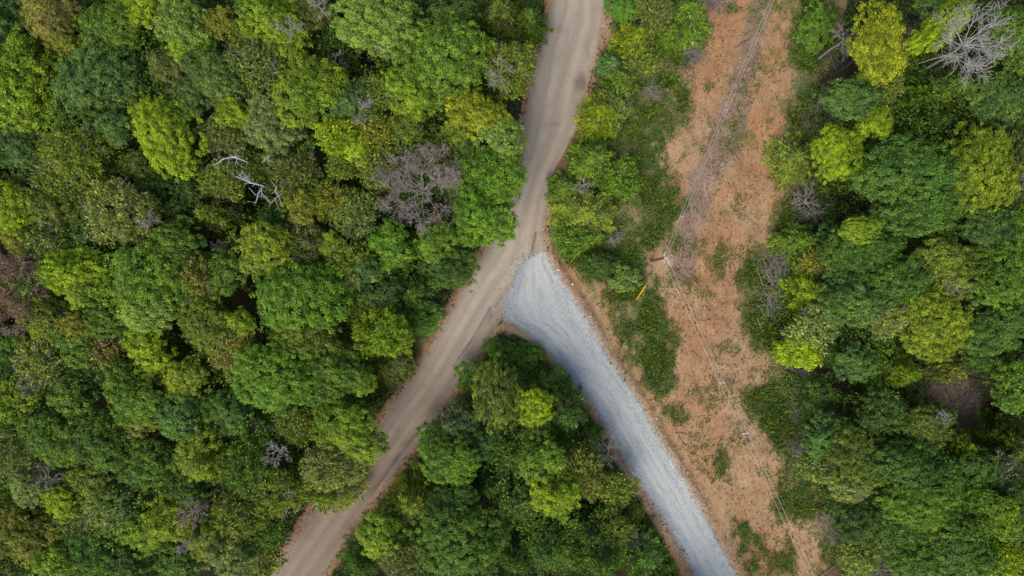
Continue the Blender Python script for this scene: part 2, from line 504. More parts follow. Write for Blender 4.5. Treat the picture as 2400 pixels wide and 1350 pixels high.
GRASS = plan([(1420, -60), (1430, 60), (1400, 160), (1370, 300), (1320, 400), (1288, 480), (1276, 570), (1310, 620), (1420, 735), (1470, 830), (1560, 960), (1640, 1100), (1700, 1200), (1740, 1340),
              (1800, 1500), (2060, 1500), (2010, 1340), (1960, 1250), (1900, 1130), (1880, 1040), (1850, 940), (1830, 860), (1800, 760), (1795, 660), (1850, 570), (1880, 460), (1900, 360), (1890, 240), (1960, 120), (1990, 0), (1990, -60)])
GRASS2 = plan([(1040, 730), (1100, 600), (1150, 560), (1110, 640), (1060, 720), (1000, 840), (940, 930), (880, 900), (960, 800)])
GRASS3 = plan([(1168, 776), (1192, 784), (1250, 815), (1300, 868), (1380, 985), (1450, 1105), (1530, 1235), (1600, 1365), (1560, 1365), (1480, 1240), (1400, 1110), (1320, 980), (1250, 900), (1200, 870), (1120, 930), (1040, 1010),
                (960, 1110), (860, 1230), (790, 1330), (770, 1330), (850, 1215), (930, 1115), (1030, 980), (1120, 850)])


def sdf(P, poly):
    """signed distance, positive inside"""
    a = poly; b = np.roll(poly, -1, 0)
    best = np.full(len(P), 1e9); ins = np.zeros(len(P), bool)
    for (ax, ay), (bx, by) in zip(a, b):
        ex, ey = bx - ax, by - ay
        t = np.clip(((P[:, 0] - ax) * ex + (P[:, 1] - ay) * ey) / (ex * ex + ey * ey + 1e-12), 0, 1)
        d = (P[:, 0] - ax - ex * t) ** 2 + (P[:, 1] - ay - ey * t) ** 2
        best = np.minimum(best, d)
        c = ((ay > P[:, 1]) != (by > P[:, 1])) & (P[:, 0] < (bx - ax) * (P[:, 1] - ay) / (by - ay + 1e-12) + ax)
        ins ^= c
    d = np.sqrt(best)
    return np.where(ins, d, -d)


def along(P, left, right):
    """lateral (-1..1) and running coordinate of a band given by its two sides (image y is the running key)"""
    py = 675 - P[:, 1] / K
    px = 1200 + P[:, 0] / K
    l = np.array(left, float); r = np.array(right, float)
    xl = np.interp(py, l[:, 1], l[:, 0]); xr = np.interp(py, r[:, 1], r[:, 0])
    return np.clip((px - (xl + xr) / 2) / ((xr - xl) / 2 + 1e-6), -3, 3)


def poly_dist(P, pts):
    best = np.full(len(P), 1e9)
    q = plan(pts)
    for (ax, ay), (bx, by) in zip(q[:-1], q[1:]):
        ex, ey = bx - ax, by - ay
        t = np.clip(((P[:, 0] - ax) * ex + (P[:, 1] - ay) * ey) / (ex * ex + ey * ey), 0, 1)
        best = np.minimum(best, (P[:, 0] - ax - ex * t) ** 2 + (P[:, 1] - ay - ey * t) ** 2)
    return np.sqrt(best)


def vnoise(P, scale, seed):
    """smooth value noise in the plane"""
    r = np.random.default_rng(seed)
    g = r.random((256, 256))
    q = P / scale + 1000.0
    i = np.floor(q).astype(int); f = q - i
    f = f * f * (3 - 2 * f)
    a = g[i[:, 0] % 256, i[:, 1] % 256]; b = g[(i[:, 0] + 1) % 256, i[:, 1] % 256]
    c = g[i[:, 0] % 256, (i[:, 1] + 1) % 256]; d = g[(i[:, 0] + 1) % 256, (i[:, 1] + 1) % 256]
    return (a * (1 - f[:, 0]) + b * f[:, 0]) * (1 - f[:, 1]) + (c * (1 - f[:, 0]) + d * f[:, 0]) * f[:, 1]


def sm(x, lo, hi):
    t = np.clip((x - lo) / (hi - lo), 0, 1)
    return t * t * (3 - 2 * t)


def height(P):
    dr, dg = sdf(P, ROAD), sdf(P, GRAV)
    flat = sm(np.maximum(dr, dg), -1.6, .2)
    h = (vnoise(P, 7, 1) - .5) * .9 + (vnoise(P, 2.1, 2) - .5) * .35 + (vnoise(P, .7, 3) - .5) * .12
    berm = np.exp(-((np.maximum(dr, dg) + .55) / .5) ** 2) * (.14 + .22 * vnoise(P, 1.3, 4))
    lat = along(P, ROAD_L, ROAD_R)
    rut = -.05 * (np.exp(-((np.abs(lat) - .42) / .14) ** 2)) * (dr > 0)
    grain = (vnoise(P, .5, 9) - .5) * .03
    return h * (1 - flat) + berm + rut + grain * flat


def build_ground():
    x0, x1, y0, y1, st = -76, 76, -48, 48, .25
    nx, ny = int((x1 - x0) / st) + 1, int((y1 - y0) / st) + 1
    gx, gy = np.meshgrid(np.linspace(x0, x1, nx), np.linspace(y0, y1, ny))
    P = np.stack([gx.ravel(), gy.ravel()], 1)
    dr, dg, ds, dv = sdf(P, ROAD), sdf(P, GRAV), sdf(P, SOIL), sdf(P, ISLE_VERGE)
    dgr = np.maximum(np.maximum(sdf(P, GRASS), sdf(P, GRASS2)), sdf(P, GRASS3))
    z = height(P)
    A = {}
    A['road'] = sm(dr, -.55, .35)
    A['gravel'] = sm(dg, -.95, .75)
    verge = np.maximum(sm(dv, -.3, .4), sm(np.maximum(dr, dg), -1.3, -.5) * .62)
    A['soil'] = np.maximum(sm(ds, -4.0, 2.4), verge)
    A['grass'] = sm(dgr, -1.2, 1.2)
    A['lat'] = along(P, ROAD_L, ROAD_R)
    A['glat'] = along(P, GRAV_L, GRAV_R)
    A['along'] = -P[:, 1] * 1.15
    py = 675 - P[:, 1] / K
    px = 1200 + P[:, 0] / K
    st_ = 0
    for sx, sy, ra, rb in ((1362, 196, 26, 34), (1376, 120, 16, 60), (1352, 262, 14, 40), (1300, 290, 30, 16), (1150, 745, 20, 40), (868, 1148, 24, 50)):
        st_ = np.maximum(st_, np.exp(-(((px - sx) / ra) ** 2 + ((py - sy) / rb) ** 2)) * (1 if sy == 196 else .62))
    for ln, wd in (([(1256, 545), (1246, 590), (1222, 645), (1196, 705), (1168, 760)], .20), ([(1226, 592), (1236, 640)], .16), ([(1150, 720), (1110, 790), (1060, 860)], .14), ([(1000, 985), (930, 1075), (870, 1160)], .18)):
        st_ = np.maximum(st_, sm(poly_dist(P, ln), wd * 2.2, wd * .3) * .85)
    A['dark_marks'] = st_  # dark blurred patches and tyre lines on the dirt road
    A['open'] = np.maximum(np.exp(-(((px - 2228) / 60) ** 2 + ((py - 910) / 60) ** 2)), np.exp(-(((px - 2275) / 34) ** 2 + ((py - 1000) / 90) ** 2)))
    A['bank'] = sm(poly_dist(P, [(1384, 255), (1362, 310), (1334, 365), (1308, 412)]), 1.3, .2)
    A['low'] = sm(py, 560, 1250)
    dt = np.minimum(poly_dist(P, [(1790, 0), (1740, 180), (1700, 300), (1650, 430), (1610, 560), (1600, 640)]), poly_dist(P, [(1640, 420), (1720, 330), (1735, 240)]))
    A['track'] = sm(dt, 2.6, .3)
    V = np.column_stack([P, z])
    i = np.arange(nx * ny).reshape(ny, nx)
    F = np.stack([i[:-1, :-1], i[:-1, 1:], i[1:, 1:], i[1:, :-1]], -1).reshape(-1, 4)
    cen = P[F].mean(1)
    cr = sdf(cen, ROAD) > 0; cg = (sdf(cen, GRAV) > 0) & ~cr | (sdf(cen, GRAV) > .3)
    cs = (sdf(cen, SOIL) > 0) & ~cr & ~cg
    cr &= ~cg
    rest = ~(cr | cg | cs)

    def sub(name, mask, label, extra=None):
        f = F[mask]
        u, inv = np.unique(f, return_inverse=True)
        v = V[u]; fl = [inv.reshape(-1, 4)]
        n0 = len(v)
        if extra is not None:
            v = np.vstack([v, extra[0]])
            fl.append(extra[1](n0, u))
        me = mesh_np(name, v, fl, M_EARTH)
        me.polygons.foreach_set('use_smooth', np.ones(len(me.polygons), bool))
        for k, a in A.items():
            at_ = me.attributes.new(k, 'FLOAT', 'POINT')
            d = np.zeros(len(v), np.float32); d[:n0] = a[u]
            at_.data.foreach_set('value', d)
        o = link(name, me)
        o['label'] = label; o['kind'] = 'structure'
        return o

    # outer skirt to the horizon, welded to the border of the grid
    B = 1500.0
    outer = np.array([[-B, -B, 0], [B, -B, 0], [B, B, 0], [-B, B, 0]], float)

    def skirt(n0, u):
        return np.zeros((0, 4), int)
    g = sub('ground', rest, 'brown leaf-littered and grassy ground under the wood and round the clearing')
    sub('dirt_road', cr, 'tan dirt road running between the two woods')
    sub('gravel_road', cg, 'blue grey crushed stone road forking off the dirt road')
    sub('clearing_soil', cs, 'bare orange clay of the power line clearing')
    # the land beyond, as a frame round the sheet
    v = np.array([[x0, y0, -.3], [x1, y0, -.3], [x1, y1, -.3], [x0, y1, -.3], [-B, -B, -2], [B, -B, -2], [B, B, -2], [-B, B, -2],
                  [x0, y0, .6], [x1, y0, .6], [x1, y1, .6], [x0, y1, .6]])
    f = np.array([[4, 5, 1, 0], [5, 6, 2, 1], [6, 7, 3, 2], [7, 4, 0, 3]])
    me = mesh_np('far_land', v[:8], [f], M_EARTH)
    o = link('far_land', me); o['label'] = 'level wooded land far beyond the clearing'; o['kind'] = 'structure'


build_ground()


def hgt(x, y):
    return float(height(np.array([[x, y]], float))[0])

# ------------------------------------------------------------------ catalogue of trees: kind x y rx ry turn top colour | label
# O broadleaf, F feathery, C cedar, P pine, U bush
TREES = '''
O 18 30 50 46 0 12 deep | deep green tree filling the top left corner of the wood
O 62 52 34 30 0 10 dolive | dull olive tree squeezed between the corner tree and the tan thinning tree
O 122 38 60 52 25 14 tan | tan and rust tinged thinning tree near the top left corner
O 160 88 40 36 0 13 gold | golden olive tree below the tan thinning tree
O 45 205 92 112 -10 15 lime2 | large yellow green tree cut by the left edge beside the blue green tree
O 232 185 86 92 30 15 blue | largest blue green tree in the wood, wide and many lobed
O 272 292 46 40 0 14 blue | small blue green tree touching the tall lime tree
O 262 66 66 54 10 14 mid | mid green tree with yellowed tips beyond the largest blue green tree
O 322 20 48 36 0 14 lime | lime green tree cut by the top edge above the mid green tree with yellowed tips
O 425 56 68 50 15 15 pale | pale green tree with large rounded tufts near the top edge
O 446 112 54 38 -8 14 lime2 | yellowish tree just below the pale tree with large rounded tufts
O 517 54 36 32 0 13 gold | small golden olive tree between two pale trees at the top of the wood
O 632 38 76 62 15 15 lime2 | big lime tree at the top edge with a bright golden lower rim
O 560 96 34 30 0 10 olive | small olive tree tucked below the golden olive one near the top
O 505 190 72 56 20 14 sage | dark sage tree with glinting leaves beside the feathery grey green tree
O 398 155 44 38 0 12 taupe | brownish half bare tree between the blue green and the dark sage tree
F 606 158 54 52 0 13 psage | feathery grey green tree beside the dark sage glinting tree
U 365 200 28 26 0 8 dolive | small dark olive tree sunk in the gap right of the largest blue green tree
O 392 318 68 94 -38 16 lime | tall bright lime tree, the brightest crown of the north west wood
O 432 236 48 40 30 13 sage | sage tree between the dark sage glinting tree and the tall bright lime tree
O 546 264 40 30 20 14 lime | small lime tree standing out above grey sage neighbours
F 528 312 46 40 0 12 taupe | brown tinged sage tree just below the small lime tree
O 628 292 66 58 15 13 silver | speckled grey sage tree above the white bare snag
O 40 345 62 54 0 13 blue | dark blue green tree at the left edge below the large yellow green one
F 190 368 66 54 15 13 lolive | fuzzy yellow green tree below the small blue green tree
F 145 425 50 44 0 11 olive | fuzzy olive brown tree at the foot of the fuzzy yellow green tree
U 55 432 30 26 0 9 brown | small rust brown tree near the left edge
O 318 388 42 34 0 10 dolive | dark olive tree shaded under the tall bright lime tree
O 365 436 42 36 0 9 dark | dark green tree under the lower side of the tall bright lime tree
F 520 420 46 40 0 11 olive | dull fuzzy tree between the tall lime tree and the white snag
O 440 455 42 38 0 9 dark | dark tree in the hollow between the lime tree and the pale fuzzy olive tree
O 722 28 42 40 0 12 taupe | brown olive half bare tree beside a dark gap at the top edge
O 676 100 48 42 0 13 lime2 | yellow green tree below the big lime tree at the top edge
O 885 55 98 62 8 15 pale | wide pale green tree cut by the top edge halfway to the road
O 1040 140 98 90 30 16 mid2 | biggest tree by the upper dirt road, bright tufted and spreading
O 728 212 74 74 20 15 lime2 | round yellow green tree beside the dark blue green tree
F 785 112 46 44 0 9 dark | low dark fuzzy tree in the hollow left of the biggest tufted tree
F 800 165 34 30 0 8 dolive | low dark olive tree at the brink of the hollow
O 833 236 52 50 0 13 blue | blue green tree between two yellow green round trees
F 893 222 36 42 70 12 olive | narrow olive brown fuzzy tree right of the blue green one
O 966 228 62 50 25 14 lime2 | mid sized yellow green tree nestling under the biggest tufted tree
O 1116 268 66 46 12 14 yel | golden yellow tree near the dirt road, brightest beside the road
O 1176 322 52 46 20 13 pale | pale leafy tree at the road verge below the golden yellow tree
F 1196 165 54 56 0 12 lolive | fuzzy grey olive roadside tree with bare twigs on its inner side
C 1170 40 58 56 0 10 olive | olive feathered cedar near the top of the dirt road
C 1238 52 36 40 0 8 mid | small green cedar overhanging the upper dirt road
O 1068 32 52 36 0 12 dark | mid dark tree cut by the top edge beside the olive cedar
C 1105 72 38 34 0 9 dark | dark cedar wedged between the biggest tufted tree and the olive cedar
F 790 322 38 42 50 13 vlime | smooth vivid lime tree pointing down from the round yellow green tree
O 836 352 30 28 0 13 lime | small bright leafed tree at the tip of the smooth vivid lime tree
F 884 308 46 38 10 12 gold | golden olive fuzzy tree above the big bare tree
O 950 298 40 32 10 12 lolive | yellowish olive tree directly above the rusty top of the big bare tree
O 1066 312 32 28 0 11 lime2 | small lime tree between the golden yellow tree and the big bare tree
O 1100 350 36 32 0 9 blue | dark bluish tree in the hollow behind the roadside trees
F 1028 342 44 34 0 9 dolive | dark olive fuzzy tree above the right side of the big bare tree
O 1152 412 74 70 0 12 fresh | fresh green tree bulging over the dirt road beside the big bare tree
O 1100 290 30 26 0 11 lolive | small olive tree joined to the lower edge of the golden yellow tree
F 800 392 26 24 0 11 lolive | small yellowish tree alone in the brown hollow left of the big bare tree
F 884 392 46 42 0 11 olive | olive fuzzy tree pressed against the left side of the big bare tree
C 846 402 38 34 0 9 dark | dark cedar between the brown hollow and the olive fuzzy tree
F 704 412 50 42 0 10 taupe | brown olive fuzzy tree in the middle of the north wood
C 762 415 28 26 0 9 blue | little blue green cedar right of the brown olive fuzzy tree
O 1086 438 32 44 0 9 pdark | grey green tree squeezed between the big bare tree and the fresh roadside tree
O 650 375 40 30 0 10 olive | olive tree among the thin white branches north of the white snag
O 28 480 58 50 10 14 lime | bright lime tree cut by the left edge above the rust leaved bare tree
O 110 482 46 40 0 12 olive | olive tree right of the bright lime tree at the left edge
F 285 496 74 62 25 14 polive | pale olive fuzzy tree with grey twigs, standing over a dark hole
O 190 500 46 46 0 10 dolive | dark olive tree left of the pale olive fuzzy tree
O 400 490 42 44 0 9 dark | dark tree in the shade right of the pale olive fuzzy tree
C 505 506 64 56 0 12 lolive | feathered yellow green cedar between the pale olive tree and the dark hollow
O 44 555 42 38 0 12 gold | sparse yellowish tree above the rust leaved bare tree
F 110 566 52 44 0 11 psage | grey olive twiggy tree above the bright twin crowned lime tree
O 205 560 42 30 0 9 blue | dark bluish tree above the bright twin crowned lime tree
O 165 632 68 52 -12 14 lime | bright twin crowned lime tree right of the rust leaved bare tree
O 218 682 58 48 0 13 lime2 | duller yellow green tree joined to the twin crowned lime tree
O 362 660 96 92 20 15 mid2 | broad mid green tree, largest in the middle of the west wood
O 415 558 58 44 15 14 mid | mid green tree forming the upper shoulder of the broad mid green tree
F 455 652 36 46 0 13 ochre | ochre tinged thin tree on the right flank of the broad mid green tree
O 518 640 48 52 0 12 mid | dull green tree between the ochre thin tree and the fresh green tree
O 618 582 56 50 30 14 gold2 | gold tipped lime tree above the large fresh green tree
O 706 692 100 92 -15 15 fresh | large fresh green tree left of the fork, with the dark hollow below
O 486 764 52 58 0 13 lolive | olive lime fuzzy tree left of the small lime tree
O 562 764 34 32 0 12 lime | small lime tree left of the large fresh green tree
O 108 748 56 46 0 12 lolive | greyish lime tree right below the rust leaved bare tree
O 166 768 42 34 0 13 gold | gold tinted tree beside the greyish lime tree
O 240 752 48 38 0 12 mid | mid green tree between the twin lime tree and a small gap
O 352 738 62 34 5 14 pale | pale fringe tree at the lower rim of the broad mid green tree
O 182 812 54 42 10 12 mid | mid green tree below the gold tinted tree
O 316 794 32 28 0 10 lime2 | small sunk lime tree in the dark gap below the broad mid green tree
O 356 832 52 42 20 13 lime | lime tree with yellow flecks below the dark gap
F 95 852 54 48 30 12 polive | grey olive sparse tree below the rust leaved bare tree
F 545 822 38 46 30 12 ochre | thin tan yellow tree above the round dome tree
O 436 892 44 40 0 13 yel2 | yellow olive tree left of the round dome tree
O 292 880 52 46 0 11 mid | mid dark tree below the yellow flecked lime tree
O 205 882 44 40 0 10 dark | dark green tree right of the grey olive sparse tree
O 18 815 42 42 0 11 fresh2 | dark fresh green tree at the left edge under the rust leaved tree
O 22 888 46 40 0 11 dark | dark tree with yellow flecks at the left edge
F 246 816 36 34 0 11 brown | thin rust brown tree among green ones below the broad tree
O 708 486 42 36 0 12 gold | golden olive tree between the white snag and the big bare tree
F 782 470 42 34 0 11 gold | golden fuzzy tree left of the lower side of the big bare tree
F 832 502 48 44 0 11 psage | grey sage fuzzy tree beside the small white snag
O 778 574 30 26 0 11 lime2 | small lime tree right under the small white snag
O 916 578 54 46 25 13 fresh | leafy fresh green tree below the big bare tree
O 1022 562 44 36 -8 12 mid2 | mid green tree between the big bare tree and the road
O 1126 500 66 76 0 12 fresh | fresh green tree overhanging the road just above the fork
F 710 574 46 42 0 11 taupe | olive tan fuzzy tree right of the gold tipped lime tree
F 816 618 46 44 0 11 lolive | sparse yellowish tree beside the little blue green tree
O 862 632 34 28 0 11 blue | little blue green tree between the fresh leafy tree and the large fresh tree
U 1046 628 58 46 0 6 dark | dark glossy bush by the road at the fork
O 892 690 54 46 0 8 dark | dark green tree in the shade between fork and large fresh tree
P 976 686 44 40 0 8 mid | star shaped pine near the road left of the fork
U 962 742 60 42 0 5 fresh2 | fresh green bush beside the dirt road below the fork
F 896 782 60 50 0 9 lime2 | fuzzy lime tree by the road left of the island tip
O 716 796 74 58 15 13 lolive | olive lime tree below the large fresh green tree
F 845 712 44 42 0 7 dolive | dull dark tree behind the fuzzy roadside lime tree
O 790 860 58 48 15 12 mid | mid green tree right of the round dome tree
O 638 888 92 72 5 16 fresh3 | round fresh green dome tree, densest crown of the south west wood
U 930 858 42 40 0 4 taupe | low brown olive bush on the verge of the dirt road
O 846 896 30 28 0 10 lime2 | small lime tree near the verge beside the dome
C 560 500 34 30 0 8 dark | dark cedar in the dark hollow under the white snag
F 660 520 44 34 0 8 deep | deep green tree at the right end of the dark hollow
F 585 390 38 28 0 9 dolive | dark olive tree under the arched white branch
O 24 935 50 48 0 13 lime2 | yellow lime tree at the left edge in the lower half
O 165 942 54 44 15 13 mid | mid green tree right of the yellow lime tree at the left edge
O 326 946 66 52 15 14 mid2 | bright mid green tree left of the yellow olive tree
O 428 972 58 46 20 13 bluemid | bluish green tree below the yellow olive tree
O 542 966 52 56 0 12 dark2 | dull green tree tucked against the lower left of the dome tree
O 122 1030 64 56 15 14 mid | pale tipped green tree above the grey bare branches in the south west
F 34 1055 52 54 0 12 psage | grey sage fuzzy tree at the left edge of the south west wood
O 242 1034 74 62 15 14 mid3 | tufted olive green tree in the middle of the south west wood
O 318 1000 36 30 0 12 ochre | tan olive tree right of the tufted olive green one
O 206 1132 58 44 10 13 lolive | olive lime tree right of the grey bare branches in the south west
O 346 1084 56 48 0 13 mid3 | plain mid green tree left of the gold lime tree
O 470 1066 56 50 20 14 gold2 | gold lime tree south of the dome tree
F 578 1092 56 64 0 12 mid3 | tall fuzzy green tree beside the dark hole with white branches
O 68 1150 42 34 20 12 silver | pale sage tree left of the bright lime tree in the south west
O 137 1180 42 34 20 13 lime | bright lime tree beside the pale sage tree
F 258 1196 48 42 15 12 silver | dusty sage fuzzy tree in the lower left
F 178 1222 44 34 0 11 psage | grey dull fuzzy tree between bright lime and dusty sage
O 392 1214 52 54 20 14 yel2 | yellow lime sparse tree left of the grey bare treetop
O 334 1254 48 42 0 12 lime2 | leafy lime tree below the dusty sage tree
O 48 1252 66 58 0 13 gold | gold olive tree in the lower left corner region
O 205 1296 60 48 10 12 fresh2 | fresh dark green tree near the bottom edge
O 132 1326 56 40 0 13 lime2 | lime tree cut by the bottom edge in the lower left
F 564 1206 52 46 0 12 olive | olive tan fuzzy tree right of the grey bare treetop
O 545 1308 54 42 0 12 silver | grey sage tree by the bottom edge
U 10 1335 34 30 0 9 dolive | dark yellow green tree in the very bottom left corner
O 300 1322 48 42 0 10 dark | dark green tree at the bottom edge left of the grey sage tree
O 482 1262 46 44 0 12 lolive | mid olive tree beneath the grey bare treetop
O 66 1196 38 30 0 9 deep | deep green tree under the pale sage tree
O 420 1320 52 42 0 10 mid3 | green tree at the bottom edge between two sage coloured trees
O 440 1145 54 40 0 11 dark2 | dark green tree below the gold lime tree
O 822 1014 80 58 25 12 lime2 | lime tree leaning over the narrowing dirt road
F 775 1096 64 44 0 10 polive | pale olive fuzzy tree hanging over the lower dirt road
C 765 1158 62 44 0 8 lolive | sparse olive cedar with its tips over the lower dirt road
F 692 990 38 36 0 10 olive | olive fuzzy tree above the dark hole with white branches
O 765 918 42 36 0 11 mid | mid green tree between the dome tree and the verge
F 640 1152 58 58 0 11 lolive | lime olive fuzzy tree left of the pale olive roadside tree
F 616 1240 48 44 0 9 mid3 | green fuzzy tree by the verge near the bottom of the dirt road
F 616 1312 32 36 0 6 taupe | brown olive fuzzy tree on the bottom verge
O 1160 925 48 74 8 10 lolive2 | yellow lime tall tree at the head of the wooded island
O 1252 952 38 36 0 9 lime | small bright lime tree beside the yellow lime tall island tree
O 1078 992 42 38 0 8 slate | dark slate green tree on the road side of the island
O 1052 1080 66 54 20 11 fresh | fresh green tree on the dirt road side of the island
P 1196 1068 62 60 0 9 mid3 | star shaped dark pine in the middle of the island
C 972 1172 52 56 0 9 lolive | yellowish cedar by the dirt road in the island
O 1062 1178 56 48 0 9 dark2 | dark tree below the fresh green island tree
O 890 1252 52 44 15 9 lime2 | yellow green tree on the island overlooking the lower dirt road
O 1070 1272 94 78 10 12 mid3 | largest island tree, dark green and speckled, near the bottom edge
C 852 1320 56 40 0 8 dark2 | dark feathered cedar near the road at the bottom edge
F 936 1312 36 36 0 9 taupe | brown olive tree left of the largest island tree
C 1150 1140 46 44 0 8 dark | dark cedar under the star shaped dark pine
C 1212 1308 52 46 0 9 dark2 | dark green cedar right of the largest island tree
C 1325 968 44 56 0 9 dark2 | dark green cedar beside the gravel road in the upper island
O 1272 1080 52 46 0 11 mid2 | green tree above the bright lime island tree
O 1302 1158 56 46 20 12 lime | bright lime tree in the middle of the island
F 1360 1108 46 54 0 9 ochre2 | olive brown fuzzy tree right of the bright lime island tree
F 1440 1142 36 40 0 5 olive | olive fuzzy bush on the gravel road verge
F 1428 1238 42 44 0 6 dolive | dull dark olive tree near the gravel road
C 1276 1288 74 56 0 10 dark2 | broad dark cedar at the bottom of the island
C 1405 1312 62 46 0 10 mid3 | green cedar at the bottom edge beside the broad dark cedar
C 1505 1300 42 50 0 6 dark2 | dark cedar closest to the gravel road at the bottom edge
C 1384 1246 42 36 0 8 dark | dark little cedar above the broad dark cedar
O 1222 1170 42 42 0 8 dark | dark tree left of the bright lime island tree
U 1255 1015 36 30 0 7 mid | mid green bush between island head and pine
O 1128 1040 38 36 0 8 deep | deep green tree between the slate tree and the pine
U 1165 818 34 22 0 2 fresh2 | low green bush at the very tip of the wooded island
U 1238 830 38 24 20 2 mid3 | low green bush on the gravel side of the island tip
U 1300 892 34 28 40 3 dark2 | low dark bush above the dark cedar on the island gravel side
U 1100 880 34 28 -40 3 dark2 | low dark bush on the dirt road side of the island tip
C 1380 1030 26 28 0 4 mid3 | small green cedar by the gravel road below the dark green cedar
U 1480 1200 24 26 0 2 dolive | low dull bush on the island verge of the gravel road
U 1010 1020 34 26 -40 4 dark2 | dark low bush between the slate tree and the dirt road
U 1462 14 38 34 0 5 vgreen | vivid pure green bush at the top right of the dirt road
C 1492 92 48 44 0 7 cedary | yellow green cedar beside the upper dirt road, top of the row
F 1534 32 34 40 0 6 taupe | dull brown olive bush behind the vivid green bush
C 1612 38 46 52 0 7 mid | green cedar at the top edge on the border of the clearing
C 1433 150 24 22 0 4 teal | tiny blue green cedar beside the road
C 1456 188 36 32 0 5 cedarg | green cedar under the tiny blue green one
C 1406 268 40 50 0 6 cedary | yellow cedar leaning to the dirt road where it bends
C 1386 372 46 42 0 6 cedarg | dark green cedar next to the bend of the dirt road
C 1322 440 32 34 0 4 cedarg | small green cedar at the road edge above the fork
C 1372 498 66 56 0 5 lolive | broad olive cedar bush in the angle above the fork
C 1570 80 30 30 0 5 cedarg | small green cedar beside the grey brush in the clearing
F 1500 140 32 28 0 4 olive | grey olive bush under the yellow green cedar top of the row
F 1345 560 44 30 0 3 mid | green weedy bush right at the fork
U 1405 620 40 30 0 2.5 dark | dark green bush between the gravel road and the power pole
U 1465 655 34 26 0 2.2 weed | pale green weedy bush left of the yellow guy guard
F 1440 250 34 40 0 3 psage | grey green scrub right of the bending road
F 1455 420 40 40 0 3 mid | green scrub between cedar bush and bare clay
O 2058 105 54 88 -14 14 yel | tall yellow tree at the edge of the east wood, brightest there
F 2055 208 44 36 0 9 lolive | fuzzy olive tree at the foot of the tall yellow tree
O 2206 62 80 36 -42 14 lime | long slanting lime tree between the yellow tree and the grey dead tree
O 2384 88 64 76 0 15 mid | mid green tree at the right edge beside the grey dead tree
C 2214 212 74 54 0 12 cedarg2 | feathered green cedar below the grey dead tree
O 2344 228 62 58 15 13 sage2 | dark sage tree with pale glints below right of the grey dead tree
O 1994 240 62 40 12 11 blue2 | blue green tree below the tall yellow tree at the clearing
O 2052 292 34 32 0 11 lime | small lime tree attached to the blue green tree near the clearing
O 1960 356 50 60 20 12 lime | bright lime tree on the border of the clearing
O 2300 388 74 92 -8 15 yel2 | large yellow lime tree in the upper east wood
O 2125 405 104 76 10 15 midd | wide green tree left of the large yellow lime tree
O 2150 498 86 54 0 14 midd | leafy green tree joining the lower side of the wide green tree
C 1862 372 38 48 0 4 olive | olive bush on the clay at the clearing border
U 1915 60 40 56 0 2.5 mid3 | long low green bush at the top of the clearing border
O 2192 12 42 28 0 11 sage2 | dark sage tree at the top edge left of the lime tree
F 2386 392 34 60 0 12 taupe | grey brown sparse tree at the right edge beside the large yellow lime tree
C 2180 290 50 34 0 9 dark | dark cedar in the gap below the feathered green cedar
O 2018 540 46 28 0 12 lime2 | small yellow green tree in the shade below the wide green tree
O 2322 540 62 52 20 13 blue2 | grey blue tree beneath the large yellow lime tree
C 1880 566 44 36 0 5 cedarg | green cedar bush on the clearing border beside dead brush
F 1914 614 28 28 0 5 ochre | tan yellow bush between two green cedars at the clearing border
C 1898 680 42 58 0 7 cedary2 | lime feathered cedar beside the large dead brush heap
O 1978 608 52 46 0 11 dark2 | dark green tree right of the tan yellow bush
O 2000 702 78 62 10 13 sage2 | wide grey green tree right of the lime feathered cedar
O 2108 662 66 60 0 13 midd | green tree right of the wide grey green tree
F 2076 748 40 34 0 12 polive | tan sage fuzzy tree left of the bright yellow lime tree
O 2222 618 68 54 20 14 lolive | olive lime tree above the bright yellow lime tree
O 2332 650 68 64 0 14 lime3 | green lime speckled tree near the right edge at mid height
O 2184 752 80 72 0 14 yel2 | bright yellow lime tree above the brown opening
O 2322 772 74 58 0 12 midd | dull sage green tree right of the bright yellow lime tree
F 1906 768 48 46 0 6 silver | silvery fuzzy bush at the clearing border
F 1868 822 44 36 0 5 vlime | glowing lime bush at the foot of the silvery bush
O 2010 848 48 42 0 9 blue2 | blue sage tree in the dark below the wide grey green tree
C 2105 872 50 44 0 11 cedary2 | lime green cedar beside the brown opening
O 2392 560 34 60 0 13 fresh | bright green tree cut by the right edge at mid height
O 2384 905 52 52 0 13 lime3 | leafy lime green tree at the right edge beside the brown opening
F 2215 868 40 24 0 2.5 polive | pale olive bush standing in the brown opening
O 1950 560 36 34 0 8 deep | deep shaded tree between brush and wide green tree
O 2250 470 40 34 0 11 midd | green tree below left of the large yellow lime tree
O 2060 590 52 38 0 11 dark2 | dark tree below the small yellow green shaded tree
O 2400 250 40 50 0 12 dark | dark tree at the right edge below the mid green corner tree
O 2380 730 40 44 0 11 dark2 | dull dark tree at the right edge below the lime speckled tree
C 1960 820 36 30 0 8 dark | dark cedar right of the silvery bush
O 2312 838 46 28 0 9 dark2 | shaded green tree above right of the brown opening
O 1942 1016 48 42 10 8 teal2 | teal green tree at the clearing border below the long grass patch
O 2006 1072 62 56 20 11 lolive2 | olive lime tree right of the teal green tree
O 2122 1092 74 60 0 12 dark2 | large dark tree in the middle of the south east wood
O 2180 996 52 44 0 10 dolive | dark olive tree below the brown opening
C 2236 1040 32 44 0 9 cedary2 | lime edged cedar right of the dark olive tree
O 1994 1140 48 34 10 9 silver | pale sage tree below the olive lime tree
C 2372 1045 46 50 0 10 cedarg | green cedar at the right edge below the brown opening
O 2160 1186 84 62 0 13 lime3 | broad speckled green tree in the south east wood
O 2342 1212 50 42 20 11 lime2 | lime tree near the right edge in the lower corner
O 2250 1284 76 60 0 13 midd | mid green tree by the bottom edge in the lower right
